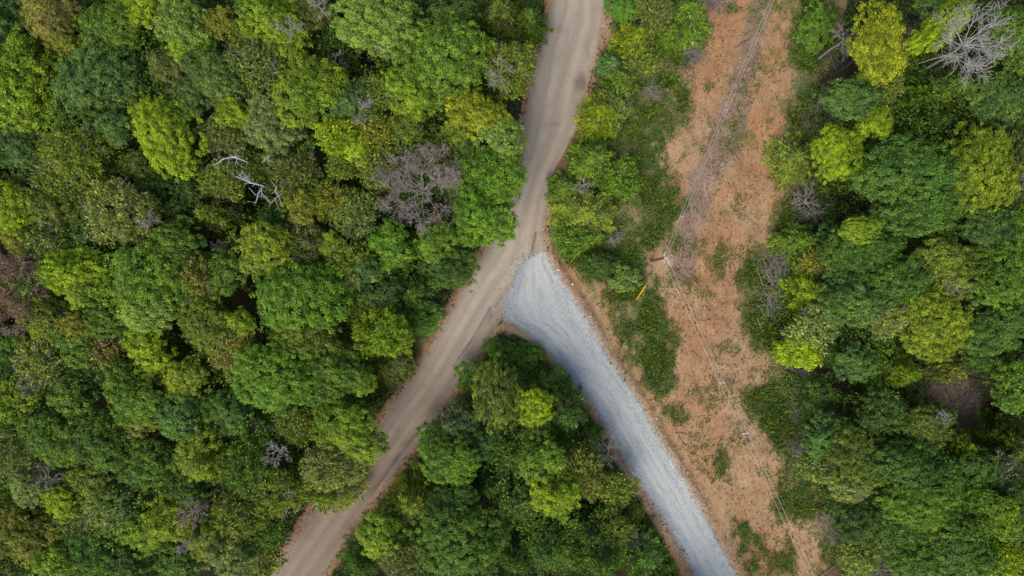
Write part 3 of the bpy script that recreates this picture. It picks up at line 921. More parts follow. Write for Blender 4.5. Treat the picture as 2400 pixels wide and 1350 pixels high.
O 2090 1238 56 46 0 10 dark2 | dark green tree left of the broad speckled one
O 2016 1222 56 54 0 9 dark | darkest tree of the south east wood near the clearing
F 2334 1312 48 40 0 11 vlime | fuzzy lime tree near the bottom right corner
F 1908 1088 34 30 0 5 psage | grey olive bush on the border below the teal green tree
O 2140 1322 54 40 0 11 midd | green tree cut by the bottom edge right of the clearing
F 2346 1112 40 36 0 8 slate | grey tree at the right edge below the green cedar
O 2384 1268 34 36 0 10 sage2 | dark sage tree at the right edge low down
O 2292 1100 46 44 0 10 dark2 | shaded green tree left of the grey right edge tree
F 2276 1162 36 30 0 10 lime3 | green lime fuzzy tree right of the broad speckled tree
U 1920 935 32 34 0 5 dark | dark bush beside the brown brush strip
F 2012 1312 40 36 0 4 psage | grey green bush by the bottom edge of the clearing
O 2060 960 50 42 0 9 dark | dark tree right of the brown brush strip
F 2205 1120 40 34 0 11 midd | small green tree between the large dark tree and the shaded green tree
O 2380 1160 34 40 0 9 dark | dark tree at the right edge above the sage one
'''

COLS = {   # leaf colours (linear), share of leaves not turned brown
    'lime': (.195, .240, .012, 1), 'lime2': (.145, .190, .018, 1), 'lime3': (.095, .155, .022, 1), 'vlime': (.190, .225, .012, 1),
    'yel': (.235, .235, .016, .99), 'yel2': (.165, .192, .016, .99), 'gold': (.150, .142, .022, .97), 'gold2': (.150, .175, .018, .98),
    'mid': (.080, .126, .020, 1), 'mid2': (.112, .170, .024, 1), 'mid3': (.066, .110, .020, 1), 'midd': (.052, .098, .022, 1),
    'pale': (.150, .195, .052, 1), 'fresh': (.088, .155, .016, 1), 'fresh2': (.050, .105, .018, 1), 'fresh3': (.100, .172, .018, 1), 'vgreen': (.062, .130, .022, 1),
    'dark': (.030, .054, .015, 1), 'dark2': (.040, .076, .018, 1), 'deep': (.022, .060, .016, 1), 'pdark': (.070, .090, .040, .95),
    'blue': (.066, .108, .040, 1), 'blue2': (.068, .116, .040, 1), 'bluemid': (.068, .125, .042, 1), 'slate': (.052, .068, .046, 1), 'teal': (.070, .125, .060, 1), 'teal2': (.060, .118, .038, 1),
    'sage': (.085, .118, .042, 1), 'sage2': (.075, .120, .038, 1), 'silver': (.150, .172, .078, .99), 'psage': (.115, .140, .052, .98),
    'olive': (.088, .102, .024, .97), 'dolive': (.050, .066, .015, .98), 'lolive': (.125, .145, .024, .98), 'lolive2': (.090, .115, .020, .98), 'polive': (.170, .175, .062, .97),
    'tan': (.200, .162, .056, .90), 'ochre': (.170, .150, .048, .94), 'ochre2': (.105, .110, .030, .95), 'taupe': (.100, .106, .040, .94), 'brown': (.120, .088, .042, .80),
    'cedary': (.140, .160, .012, 1), 'cedary2': (.125, .165, .012, 1), 'cedarg': (.078, .115, .018, 1), 'cedarg2': (.075, .125, .014, 1), 'weed': (.11, .15, .05, 1),
}
NAME = {'O': ('broadleaf_tree', 'broadleaf tree', 'broadleaf trees of the woods'), 'F': ('feathery_tree', 'tree', 'feathery trees of the woods'),
        'C': ('cedar_tree', 'cedar', 'cedars of the woods and verges'), 'P': ('pine_tree', 'pine', 'young star shaped pines'), 'U': ('bush', 'bush', 'bushes among the trees')}


# prototypes: shared crown meshes per kind and size
PROTO = {}


def proto(kind, size, k):
    key = (kind, size, k)
    if key in PROTO:
        return PROTO[key]
    rng = np.random.default_rng(abs(hash(key)) % 1000 if False else (ord(kind) * 31 + size * 7 + k * 101))
    R0 = {0: 1.5, 1: 2.3, 2: 3.3, 3: 4.4}[size]
    if kind in 'OU':
        V, F, v = crown_oak(R0, rng, flat=rng.uniform(.42, .58), leaf=.155 + .012 * size, tuft=.40 + .03 * size, fill=1.0 if kind == 'O' else .9, gap=.05)
    elif kind == 'F':
        V, F, v = crown_fine(R0, rng)
    elif kind == 'C':
        V, F, v = crown_cedar(R0, R0 * 2.2, rng, None, 10)
    else:
        V, F, v = crown_cedar(R0, R0 * 1.6, rng, 7, 5, .22)
    me = mesh_np('crown_' + kind.lower(), V, [F], M_LEAF, v)
    PROTO[key] = (me, R0)
    return PROTO[key]


TRUNKS = []
for k in range(4):
    rng = np.random.default_rng(900 + k)
    segs = []
    p = np.array([0, 0, -.3]); d = np.array([0, 0, 1.0])
    for i in range(6):
        q = p + np.array([rng.normal() * .08, rng.normal() * .08, 1.72])
        segs.append((p, q, .24 - .025 * i, .24 - .025 * (i + 1)))
        if i >= 3:
            for j in range(3):
                a = rng.uniform(0, 6.28)
                branch(segs, q, (math.cos(a), math.sin(a), .75), 2.6, .09, 1, rng, None, 2, .3, .3, .02)
        p = q
    V, F = tubes(segs, 6)
    TRUNKS.append(mesh_np('trunk_wood', V, [F], M_BARK))       # 10 m tall


TWIGS = []
for k in range(3):
    rng = np.random.default_rng(950 + k)
    segs = []
    for j in range(9):
        a = j * 6.283 / 9 + rng.normal() * .3
        branch(segs, (0, 0, -.1), (math.cos(a), math.sin(a), rng.uniform(.25, 1.1)), rng.uniform(.8, 1.08), .022, 2, rng, None, 2, .35, .15, .0045)
    V, F = tubes(segs, 4)
    TWIGS.append(mesh_np('bare_twigs', V, [F], M_DEAD))       # unit radius


def plant(kind, x, y, rx, ry, rot, top, col, label, seed, names=NAME):
    rng = random.Random(seed)
    top = top if top < 9 else 9 + (top - 9) * .62
    zc = top * .62 if kind in 'CP' else max(top - .55 * (rx + ry) / 2 * K * .9, .35 * top)
    s = (H - zc) / H * K
    g = 1.22 if kind in 'CP' else 1.09
    ax, ay = rx * s * g, ry * s * g
    R = (ax + ay) / 2
    size = 0 if R < 1.9 else 1 if R < 2.8 else 2 if R < 3.85 else 3
    me, R0 = proto(kind, size, rng.randrange(5 if kind in 'OF' else 3))
    wx, wy = at(x, y, zc)
    n, cat, grp = NAME[kind]
    if kind == 'F' and top <= 5 or kind == 'C' and top <= 4 or 'bush' in label and kind != 'C' or 'scrub' in label:
        n, cat, grp = ('bush', 'bush', 'bushes of the verges and borders')
    root = thing(n, label, cat, (wx, wy, hgt(wx, wy)), 0, grp)
    tr = link('trunk', TRUNKS[seed % 4], root)
    ts = max(.25, min(1.1, R / 3.4))
    tr.scale = (ts, ts, max(top * .8, .6) / 10.3)
    tr.rotation_euler = (0, 0, rng.uniform(0, 6.28))
    cr = link('crown', me, root)
    round_ = abs(rx - ry) / max(rx, ry) < .12
    turn = rng.uniform(0, 6.28) if round_ else -math.radians(rot) + (math.pi if rng.random() < .5 else 0)
    cr.rotation_euler = (0, 0, turn)
    if kind in 'CP':
        hz = max(top, .8) / (R0 * (2.2 if kind == 'C' else 1.6))
        cr.scale = (ax / R0, ay / R0, min(hz, 1.6 * R / R0))
        cr.location = (0, 0, top - cr.scale[2] * R0 * (2.2 if kind == 'C' else 1.6))
    else:
        cr.scale = (ax / R0, ay / R0, R / R0 * (rng.uniform(.9, 1.1)))
        cr.location = (0, 0, zc)
    j = rng.uniform(.93, 1.07) * (1.9 if kind in 'CP' else 1.85 if kind == 'F' else 1.75)
    if kind == 'F' and top > 6 and col in ('psage', 'polive', 'taupe', 'ochre', 'olive', 'lolive', 'silver', 'brown'):
        tw = link('twigs', TWIGS[seed % 3], root)
        tw.location = (0, 0, zc - .05 * R); tw.scale = (R * 1.0, R * 1.0, R * .78); tw.rotation_euler = (0, 0, rng.uniform(0, 6.28))
    c = COLS[col]
    c = tuple(a * .84 + b * .16 for a, b in zip(c[:3], (.098, .138, .024))) + (c[3],)
    if top <= 7 and kind in 'CFU':
        j *= 1.22
    if c[1] < .11:
        j *= 1.2
    warm = c[0] / c[1]                       # turned crowns keep their red
    cr.color = (c[0] * j * 1.0, c[1] * j * 1.17, c[2] * j * .78, c[3])
    return root


ROWS = []
for ln in TREES.strip().splitlines():
    a, lab = ln.split('|')
    f = a.split()
    ROWS.append((f[0], *[float(q) for q in f[1:7]], f[7], lab.strip()))
for i, r in enumerate(ROWS):
    plant(*r, 1000 + i)

# ------------------------------------------------------------------ bare trees, snags and brush
def bare_tree(x, y, r, top, label, seed, mat=None, rust=0.0, arms=6, depth=3, twig=.022, lean=(0, 0), kids=3, up=.35, name='dead_tree', cat='dead tree', grp='leafless trees', curl=.36):
    mat = mat or M_DEAD
    rng = np.random.default_rng(seed)
    zc = top * .8
    R = r * K * (H - zc) / H
    wx, wy = at(x, y, zc)
    root = thing(name, label, cat, (wx, wy, hgt(wx, wy)), 0, grp)
    segs, tips = [], []
    z0 = max(top - R * 1.25, top * .25)
    seg_t = []
    p = np.array([-lean[0], -lean[1], -.3]); e = np.array([0, 0, z0]); n = 5
    for i in range(n):
        q = p + (e - p) / (n - i) + np.array([rng.normal() * .06, rng.normal() * .06, 0])
        seg_t.append((p, q, .20 - .02 * i, .20 - .02 * (i + 1))); p = q
    a0 = rng.uniform(0, 6.28)
    for j in range(arms):
        a = a0 + j * 6.283 / arms + rng.normal() * .25
        el = rng.uniform(.6, 1.5) * up
        branch(segs, p, (math.cos(a), math.sin(a), el), R * rng.uniform(.72, 1.0), .065, depth, rng, tips, kids, curl, .15, twig)
    branch(segs, p, (rng.normal() * .3, rng.normal() * .3, 1), R * .7, .08, depth, rng, tips, kids, .35, .1, twig)
    V, F = tubes(seg_t, 7); link('trunk', mesh_np('dead_trunk', V, [F], mat), root)
    V, F = tubes(segs, 4); link('branches', mesh_np('dead_branches', V, [F], mat), root)
    if rust:
        T = np.array([t for t in tips if rng.random() < rust])
        k = 7
        c = np.repeat(T, k, 0) + rng.normal(size=(len(T) * k, 3)) * .14
        L = rng.uniform(.10, .24, len(c))
        V, F = leaf_quads(c, rng.normal(size=c.shape) + np.array([0, 0, .6]), rng.normal(size=c.shape), L, L * .6)
        link('leaves', mesh_np('withered_leaves', V, [F], M_RUST, rng.random(len(c))), root)
    return root


bare_tree(985, 440, 82, 14, 'big bare grey brown tree with rusty twig tips beside the dirt road wood', 1, M_DEADB, .05, 12, 3, .012, kids=3, up=.5, name='bare_tree', cat='bare tree')
bare_tree(40, 692, 84, 13, 'bare tree with rust red withered leaves cut by the left edge', 2, M_DEADB, .40, 12, 3, .017, kids=3, name='bare_tree', cat='bare tree')
bare_tree(2280, 98, 86, 15, 'large leafless grey dead tree in the upper east wood', 3, M_PALE, 0, 13, 2, .016, kids=4, up=.6, curl=.2)
bare_tree(360, 522, 24, 13, 'small grey twiggy treetop beside the pale olive fuzzy tree', 4, M_DEAD, 0, 6, 2, .016)
bare_tree(463, 1192, 30, 15, 'grey bare treetop with a few tan leaves in the lower left wood', 5, M_DEAD, .12, 6, 2, .018)
bare_tree(110, 1120, 36, 12, 'brown bare branches in a dark hole of the south west wood', 6, M_DEADB, 0, 6, 2, .018)
bare_tree(450, 1265, 18, 14, 'small pale bare treetop below the grey one with tan leaves', 7, M_DEAD, 0, 5, 2, .015)
bare_tree(520, 585, 22, 9, 'small grey bare treetop in shade above the dull green tree', 8, M_DEAD, 0, 6, 2, .015)
bare_tree(660, 1052, 36, 12, 'pale bare snag leaning over a dark hole by the fuzzy tall tree', 9, M_DEAD, 0, 5, 2, .02)
bare_tree(620, 1000, 30, 9, 'grey bent bare branches deep in the hole under the dome tree', 10, M_DEAD, 0, 4, 2, .02)
bare_tree(785, 150, 24, 11, 'grey bare arching twigs above the round yellow green tree', 11, M_DEAD, 0, 5, 2, .016)
bare_tree(1172, 180, 34, 13, 'bare grey twigs on the inner side of the fuzzy roadside tree', 12, M_DEAD, 0, 6, 2, .016)
bare_tree(915, 112, 26, 12, 'bare twigs under the wide pale tree at the top', 13, M_DEADB, 0, 5, 2, .016)
bare_tree(848, 262, 32, 13, 'bare brown twigs below the blue green tree in the north wood', 14, M_DEADB, 0, 6, 2, .016)
bare_tree(690, 82, 26, 14, 'bare arched twigs beside the yellow green tree near the top', 15, M_DEAD, 0, 4, 2, .016)
bare_tree(755, 22, 30, 15, 'long bare pale branch at the top edge by the dark gap', 16, M_DEADB, 0, 3, 2, .02)
bare_tree(80, 905, 26, 12, 'broken grey branches in the gap above the bright lime left edge tree', 17, M_DEAD, 0, 5, 2, .02)
bare_tree(118, 545, 26, 11, 'bare pale twigs poking from the grey olive twiggy tree', 18, M_DEAD, 0, 5, 2, .015)
bare_tree(262, 795, 30, 11, 'bare rusty twigs in the gap left of the sunk lime tree', 19, M_DEADB, .25, 5, 2, .016)
bare_tree(2225, 675, 26, 13, 'grey twigs in the dark gap above the bright yellow lime tree', 20, M_DEAD, 0, 6, 2, .015)
bare_tree(2188, 982, 26, 11, 'grey bare twigs over the dark olive tree below the brown opening', 21, M_DEAD, 0, 6, 2, .015)
bare_tree(2390, 420, 30, 13, 'thin bare twigs at the right edge by the grey brown sparse tree', 22, M_DEADB, .1, 6, 2, .015)
bare_tree(2350, 1092, 30, 9, 'bluish grey twigs at the right edge near the grey tree', 23, M_DEAD, 0, 6, 2, .015)
bare_tree(1978, 92, 30, 9, 'bare brown twigs on the clearing side of the tall yellow tree', 24, M_BRUSH, 0, 6, 2, .016)
bare_tree(2118, 100, 26, 8, 'grey twigs in the gap right of the tall yellow tree', 25, M_BRUSH, 0, 6, 2, .016)
bare_tree(1950, 1082, 22, 7, 'grey twigs beside the olive lime tree in the south east', 26, M_DEAD, 0, 5, 2, .014)
bare_tree(1430, 1052, 34, 5, 'grey leafless bush with white twigs on the gravel road verge', 27, M_DEAD, 0, 7, 2, .014, name='bare_bush', cat='bare bush')
bare_tree(1496, 1270, 28, 5, 'pale bare bush at the gravel verge near the bottom', 28, M_DEAD, 0, 7, 2, .014, name='bare_bush', cat='bare bush')
bare_tree(1370, 430, 22, 5, 'small bare grey bush among cedars by the road', 29, M_DEAD, 0, 6, 2, .014, name='bare_bush', cat='bare bush')
bare_tree(1445, 562, 20, 3, 'little grey twig bush beside the bare clay above the pole', 30, M_DEAD, 0, 6, 2, .014, name='bare_bush', cat='bare bush')
bare_tree(1900, 470, 40, 5, 'grey upright bare bush on the clearing border below the lime tree', 31, M_BRUSH, 0, 9, 2, .016, name='bare_bush', cat='bare bush')
bare_tree(1905, 755, 30, 6.5, 'white twigged half bare bush inside the silvery bush', 32, M_DEAD, 0, 7, 2, .013, name='bare_bush', cat='bare bush')


def snag(lines, label, seed, mat=M_DEADW, twigs=2.2, name='dead_snag', cat='dead snag'):
    """crooked dead limbs given as runs of (x, y, z, radius) read off the plan"""
    rng = np.random.default_rng(seed)
    first = lines[0][0]
    wx, wy = at(first[0], first[1], first[2])
    gz = hgt(wx, wy)
    root = thing(name, label, cat, (wx, wy, gz), 0, 'bleached dead snags')
    o = np.array([wx, wy, gz])
    main, sub = [], []
    for ln in lines:
        P = [np.array([*at(a, b, c), c]) - o for a, b, c, r in ln]
        for i in range(len(P) - 1):
            main.append((P[i], P[i + 1], ln[i][3], ln[i + 1][3]))
            L = np.linalg.norm(P[i + 1] - P[i])
            for k in range(rng.poisson(twigs * L / 1.0)):
                q = P[i] + (P[i + 1] - P[i]) * rng.random()
                dv = (P[i + 1] - P[i]) / L + norm(rng.normal(size=(1, 3)))[0] * 1.1
                branch(sub, q, dv, rng.uniform(.35, 1.1), .024, 1, rng, None, 1, .4, .1, .012, 3)
    p0 = main[0][0]
    main.append((np.array([p0[0] + .2, p0[1] + .2, -.3]), p0, .13, .09))
    V, F = tubes(main, 6); link('trunk', mesh_np('snag_limbs', V, [F], mat), root)
    if sub:
        V, F = tubes(sub, 4); link('twigs', mesh_np('snag_twigs', V, [F], mat), root)
    return root


snag([[(618, 436, 10, .11), (604, 432, 10.6, .09), (585, 428, 11, .07), (565, 418, 11.4, .05), (552, 413, 11.6, .03)],
      [(618, 436, 10, .11), (610, 446, 10.4, .09), (604, 455, 10.6, .08), (603, 465, 10.8, .07), (599, 476, 11, .05)],
      [(585, 428, 11, .06), (577, 412, 11.5, .03)], [(590, 428, 11, .05), (560, 410, 11.8, .03)], [(612, 448, 10.5, .05), (620, 462, 10.8, .035), (634, 474, 11, .02)],
      [(613, 440, 10.5, .045), (614, 464, 11, .025)], [(600, 458, 10.6, .045), (584, 440, 11, .02)]],
     'white bare snag with heavy bent limbs in the middle of the west wood', 41, M_DEADW, 3.0)
snag([[(653, 459, 9.5, .07), (645, 448, 9.8, .06), (648, 439, 10, .05), (640, 430, 10.2, .02)], [(653, 459, 9.5, .06), (641, 470, 9.8, .045), (631, 482, 10, .02)],
      [(653, 459, 9.5, .06), (658, 472, 9.9, .045), (664, 481, 10.2, .02)], [(653, 459, 9.5, .04), (664, 452, 9.9, .02)], [(644, 466, 9.7, .04), (650, 480, 9.9, .03), (657, 496, 10, .015)]],
     'thin white forked snag right of the heavy bent white snag', 42, M_DEADW, .7)
snag([[(570, 376, 11, .07), (555, 370, 11.4, .07), (540, 368, 11.5, .06), (520, 374, 11.3, .05), (503, 388, 11, .02)], [(555, 370, 11.4, .05), (536, 362, 11.8, .02)], [(556, 372, 11.3, .045), (550, 390, 11.4, .02)],
      [(545, 367, 11.5, .04), (566, 367, 11.6, .02)], [(570, 376, 11, .05), (580, 380, 11.2, .02)]], 'arched white dead branch above the heavy bent white snag', 43, M_DEADW, 1.6, 'dead_branch', 'dead branch')
snag([[(626, 372, 12, .05), (622, 374, 12.2, .04), (612, 382, 12.2, .02)], [(626, 372, 12, .04), (618, 370, 12.3, .02)], [(626, 372, 12, .04), (631, 384, 12.2, .02)], [(626, 372, 12, .03), (628, 362, 12.3, .015)]],
     'little white branch fork right of the arched white dead branch', 44, M_DEADW, 1.2, 'dead_branch', 'dead branch')
snag([[(808, 556, 7, .07), (797, 541, 7.5, .06), (785, 535, 8, .05), (773, 525, 8.4, .03), (774, 520, 8.6, .02)], [(786, 535, 8, .045), (792, 520, 8.5, .035), (792, 504, 9, .015)], [(792, 537, 8, .04), (804, 530, 8.5, .02)],
      [(797, 541, 7.6, .04), (806, 536, 8.2, .015)]], 'small white snag curled like a claw in a dark gap', 45, M_DEADW, 3.2)
snag([[(2250, 135, 9, .09), (2215, 130, 9.4, .06), (2180, 140, 9.6, .04), (2150, 150, 9.4, .02)], [(2245, 138, 9, .06), (2210, 150, 9.4, .03)]], 'dead limb sprawling from the foot of the large leafless grey tree', 46, M_DEAD, 2.2, 'dead_branch', 'dead branch')


def brush(x, y, rx, ry, label, seed, n=90, hgt_=1.5, mat=None, long=2.6, aim=None):
    """heap of cut branches"""
    mat = M_BRUSH if mat is not M_DEAD else M_DEADB
    rng = np.random.default_rng(seed)
    wx, wy = at(x, y, .6)
    root = thing('brush_pile', label, 'brush pile', (wx, wy, hgt(wx, wy)), 0, 'heaps of cut grey brush')
    segs = []
    ax, ay = rx * K, ry * K
    for i in range(n):
        a = rng.uniform(0, 6.28); f = math.sqrt(rng.random())
        h = rng.uniform(.05, hgt_) * (1 - f * .7)
        p = np.array([math.cos(a) * f * ax, math.sin(a) * f * ay, h])
        th = rng.uniform(0, 6.28) if aim is None else math.radians(aim) + rng.normal() * .55
        branch(segs, p, (math.cos(th), math.sin(th), rng.uniform(-.15, .35)), rng.uniform(.4, 1) * long, rng.uniform(.022, .048), 1, rng, None, 3, .22, .0, .012, 4)
    V, F = tubes(segs, 4)
    link('branches', mesh_np('brush_branches', V, [F], mat), root)
    return root


brush(1912, 488, 30, 42, 'grey heap of cut brush by the clearing border under the lime tree', 51, 70, 1.8, None, 2.6)
brush(1825, 668, 34, 62, 'largest dead brush heap, dark and tangled, right side of the clearing', 52, 130, 2.0, None, 2.8, 70)
brush(1808, 735, 22, 28, 'fan of grey branches at the lower tip of the largest brush heap', 53, 50, 1.2, M_DEAD, 2.4, 65)
brush(1872, 872, 40, 26, 'shaded grey brush heap below the glowing lime bush', 54, 70, 1.2, None, 2.6, 10)
brush(1858, 960, 18, 50, 'narrow brown brush strip right of the long grass patch', 55, 60, 1.0, None, 2.2, -20)
brush(1868, 1065, 20, 40, 'thin brown brush strip beside the teal green tree', 56, 50, .8, None, 2.0, 80)
brush(1960, 1225, 44, 40, 'grey flattened brush along the lower clearing border', 57, 80, .7, None, 1.8, -55)
brush(2050, 1335, 40, 26, 'grey brush in the bottom corner of the clearing', 58, 60, .8, None, 1.8)
brush(1610, 108, 28, 26, 'grey brush heap left of the bare clay near the top', 59, 70, 1.4, M_DEADB, 2.0, -40)
brush(1525, 215, 26, 22, 'brown twig litter between cedars and clay', 60, 44, .6, M_DEADB, 1.4)
brush(1675, 5, 18, 22, 'grey brush at the top edge beside the clay', 61, 40, 1.0, M_DEADB, 1.6)
brush(1920, 270, 30, 50, 'brown brush in the border strip beside the blue green tree', 62, 70, 1.0, None, 2.0)
brush(1950, 100, 30, 60, 'brown twig heap between the long low bush and the tall yellow tree', 63, 60, .8, None, 1.8)
brush(2150, 60, 40, 40, 'dark brown brush in the gap left of the long slanting lime tree', 64, 70, 1.2, None, 2.0)
brush(2235, 920, 44, 34, 'brown brush lying in the opening of the east wood', 65, 80, .6, None, 1.8)
brush(2270, 985, 22, 50, 'brown strip of brush running down from the opening', 66, 60, .5, None, 1.6, 60)

# single fallen sticks on the clay
STICKS = [   # x0 y0 x1 y1 radius material label
    (1622, 824, 1642, 844, .035, M_STICK, 'upper pale stick of the crossed pair on the clay'),
    (1615, 826, 1626, 844, .035, M_STICK, 'lower pale stick of the crossed pair on the clay'),
    (1549, 862, 1562, 884, .045, M_DEADW, 'white stick lying in the grass strip beside the clay'),
    (1556, 866, 1568, 876, .03, M_DEADW, 'short white stick crossing the one in the grass strip'),
    (1743, 984, 1755, 1001, .04, M_STICK, 'pale straight stick beside the power line near the long grass patch'),
    (1585, 1016, 1611, 1020, .045, M_BARK, 'dark stick with a fork lying on the lower clay'),
    (1592, 1020, 1606, 1044, .03, M_BARK, 'thin dark stick hanging from the dark fork on the clay'),
    (1721, 114, 1765, 84, .035, M_BARK, 'long thin dark stick on the clay near the top'),
    (1786, 1124, 1789, 1136, .06, M_DEADW, 'stubby white piece of wood beside the power line low down'),
    (1795, 640, 1822, 682, .045, M_DEAD, 'long grey pole like branch on the largest brush heap'),
    (1770, 630, 1784, 668, .03, M_STICK, 'curved pale twig in the grass left of the largest brush heap'),
    (1768, 745, 1776, 766, .03, M_DEADW, 'pale stick in the grass below the largest brush heap'),
    (2012, 1290, 2038, 1335, .035, M_DEADW, 'long pale stick in the bottom corner brush'),
    (1550, 355, 1553, 378, .03, M_DEADW, 'curved white stick between grass and clay'),
    (1397, 634, 1402, 642, .05, M_DEADW, 'short white stump end in the green bushes left of the guy guard'),
    (1740, 690, 1752, 702, .04, M_STICK, 'short pale stick on the clay right of the power line'),
    (1838, 1050, 1858, 1012, .035, M_DEADW, 'pair length pale stick by the teal green tree'),
]
for i, (xa, ya, xb, yb, r, m, lab) in enumerate(STICKS):
    rng = np.random.default_rng(300 + i)
    a, b = np.array([*at(xa, ya)]), np.array([*at(xb, yb)])
    c = (a + b) / 2
    segs = []
    n = 5
    side = np.array([-(b - a)[1], (b - a)[0]]) * rng.normal() * .06
    P = []
    for k in range(n + 1):
        f = k / n
        q = a + (b - a) * f + side * math.sin(f * 3.14) + rng.normal(size=2) * .02
        P.append(np.array([q[0] - c[0], q[1] - c[1], hgt(q[0], q[1]) + r + (.9 if 'heap' in lab else .10) - hgt(c[0], c[1])]))
    for k in range(n):
        segs.append((P[k], P[k + 1], r * (1 - .1 * k), r * (1 - .1 * (k + 1))))
    if np.linalg.norm(b - a) > 1.2:
        branch(segs, P[3], (b[0] - a[0] + .4, b[1] - a[1] - .5, .2), .5, r * .6, 0, rng, None, 1, .3, 0, .012, 3)
    V, F = tubes(segs, 6)
    o = link('fallen_stick', mesh_np('stick', V, [F], m))
    o.location = (c[0], c[1], hgt(c[0], c[1]))
    tag(o, lab, 'stick', 'fallen sticks on the clearing')

# ------------------------------------------------------------------ power line
bx, by = at(1527, 612)
POLE_H = 9.2
gz = hgt(bx, by)
tx, ty = at(1560, 604, POLE_H)
top = Vector((tx, ty, POLE_H))
pole = thing('utility_pole', 'brown wooden power pole with white insulators standing in the clay of the clearing', 'utility pole', (bx, by, gz))
O = np.array([bx, by, gz])


def loc(v):
    return np.array([v[0], v[1], v[2]]) - O


def ringtube(name, pts, radii, mat, parent, sides=8):
    segs = [(pts[i], pts[i + 1], radii[i], radii[i + 1]) for i in range(len(pts) - 1)]
    V, F = tubes(segs, sides)
    me = mesh_np(name, V, [F], mat)
    me.polygons.foreach_set('use_smooth', np.ones(len(me.polygons), bool))
    return link(name, me, parent)


P0, P1 = np.array([0, 0, -.4]), loc(top)
ringtube('post', [P0, P0 + (P1 - P0) * .5, P1], [.19, .165, .135], M_POLE, pole, 12)
# the two line directions
N1, N2 = Vector((*at(1812, 0, 8.6), 8.6)), Vector((*at(1905, 1350, 8.4), 8.4))
d1 = (N1 - top); d1.z = 0; d1.normalize()
d2 = (N2 - top); d2.z = 0; d2.normalize()


def lathe(profile, n=12):
    V, F = [], []
    for r, z in profile:
        for k in range(n):
            V.append((r * math.cos(k * 6.2832 / n), r * math.sin(k * 6.2832 / n), z))
    for i in range(len(profile) - 1):
        for k in range(n):
            F.append((i * n + k, i * n + (k + 1) % n, (i + 1) * n + (k + 1) % n, (i + 1) * n + k))
    return np.array(V), np.array(F)


INS = lathe([(.0, 0), (.035, 0), (.035, .06), (.085, .07), (.085, .10), (.04, .11), (.04, .17), (.085, .18), (.085, .21), (.04, .22), (.04, .28), (.075, .29), (.06, .33), (.0, .34)])


def insulator(base, direction):
    o = link('insulator', mesh_np('insulator', INS[0], [INS[1]], M_CERAM), pole)
    o.location = base
    o.rotation_mode = 'QUATERNION'
    o.rotation_quaternion = Vector(direction).to_track_quat('Z', 'Y')
    return o


tl = Vector(loc(top))
ATT = []
for d in (d1, d2):
    s = Vector((-d.y, d.x, 0))
    for sgn, drop in ((1, .12), (-1, .55)):
        b = tl + d * .13 + s * sgn * .20 + Vector((0, 0, -drop))
        insulator(b, d)
        ATT.append((d, sgn, b + d * .36))
    arm = [np.array(tl + s * -.30 + d * .13 + Vector((0, 0, -.12))), np.array(tl + s * .30 + d * .13 + Vector((0, 0, -.12)))]
    ringtube('bracket', arm, [.035, .035], M_STEEL, pole, 6)
insulator(tl + Vector((0, 0, .0)), (0, 0, 1))
# jumper loop from one span to the other
e = Vector((d1.x + d2.x, d1.y + d2.y, 0)); e.normalize()
cA, cB = ATT[1][2], ATT[2][2]
pts = []
for k in range(15):
    f = k / 14
    q = cA.lerp(cB, f) + Vector((1, .0, 0)) * (math.sin(f * math.pi) * 1.05) + Vector((0, 0, -.25 * math.sin(f * math.pi)))
    pts.append(np.array(q))
ringtube('jumper_wire', pts, [.022] * 15, M_WIRE, pole, 6)
ringtube('cutout_fuse', [np.array(tl + d2 * .55 + Vector((.05, .1, -.1))), np.array(tl + d2 * .95 + Vector((.10, .05, -.35)))], [.05, .04], M_STEEL, pole, 8)
cap = lathe([(0, .05), (.10, .045), (.142, 0), (.142, -.05)], 12)
o = link('pole_cap', mesh_np('pole_cap', cap[0], [cap[1]], M_STEEL), pole); o.location = P1

# conductors: two wires each way, sagging a little, running out of the picture
SPAN = {}
for i, (d, sgn, p) in enumerate(ATT):
    far = N1 if d is d1 else N2
    full = Vector((far.x - top.x, far.y - top.y, 0)).length
    s = Vector((-d.y, d.x, 0))
    W = []
    L = full * 1.55
    for k in range(41):
        f = k / 40
        q = top - Vector((0, 0, 0)) + (Vector(p) - tl) + d * (L * f)
        w = .20 + (.24 - .20) * f
        q += s * sgn * (w - .20)
        q.z += -1.0 * 4 * f * (1 - f) * .9
        W.append(q)
    SPAN[i] = W
    m = W[0]
    segs = [(np.array(W[k] - m), np.array(W[k + 1] - m), .017, .017) for k in range(40)]
    V, F = tubes(segs, 6)
    lab = ['outer pale wire of the pair running from the pole to the top edge', 'inner pale wire of the pair running from the pole to the top edge',
           'right hand pale wire of the pair running from the pole to the bottom edge', 'left hand pale wire of the pair running from the pole to the bottom edge'][i]
    o = link('power_cable', mesh_np('power_cable', V, [F], M_WIRE)); o.location = m
    tag(o, lab, 'power line', 'overhead wires of the clearing')


def spacer(pair, px_y, label):
    wa, wb = SPAN[pair[0]], SPAN[pair[1]]

    def find(W):
        for k in range(40):
            ya = 675 - W[k].y / K * H / (H - W[k].z); yb = 675 - W[k + 1].y / K * H / (H - W[k + 1].z)
            if (ya - px_y) * (yb - px_y) <= 0:
                return W[k].lerp(W[k + 1], (px_y - ya) / (yb - ya))
    a, b = find(wa), find(wb)
    c = (a + b) / 2
    root = thing('wire_spacer', label, 'spacer', c, 0, 'spacers clipped on the wires')
    ringtube('bar', [np.array(a - c), np.array(b - c)], [.032, .032], M_CERAM, root, 8)
    for e in (a, b):
        dv = (wa[1] - wa[0]).normalized() * .10
        ringtube('clip', [np.array(e - c - dv), np.array(e - c + dv)], [.045, .045], M_STEEL, root, 8)


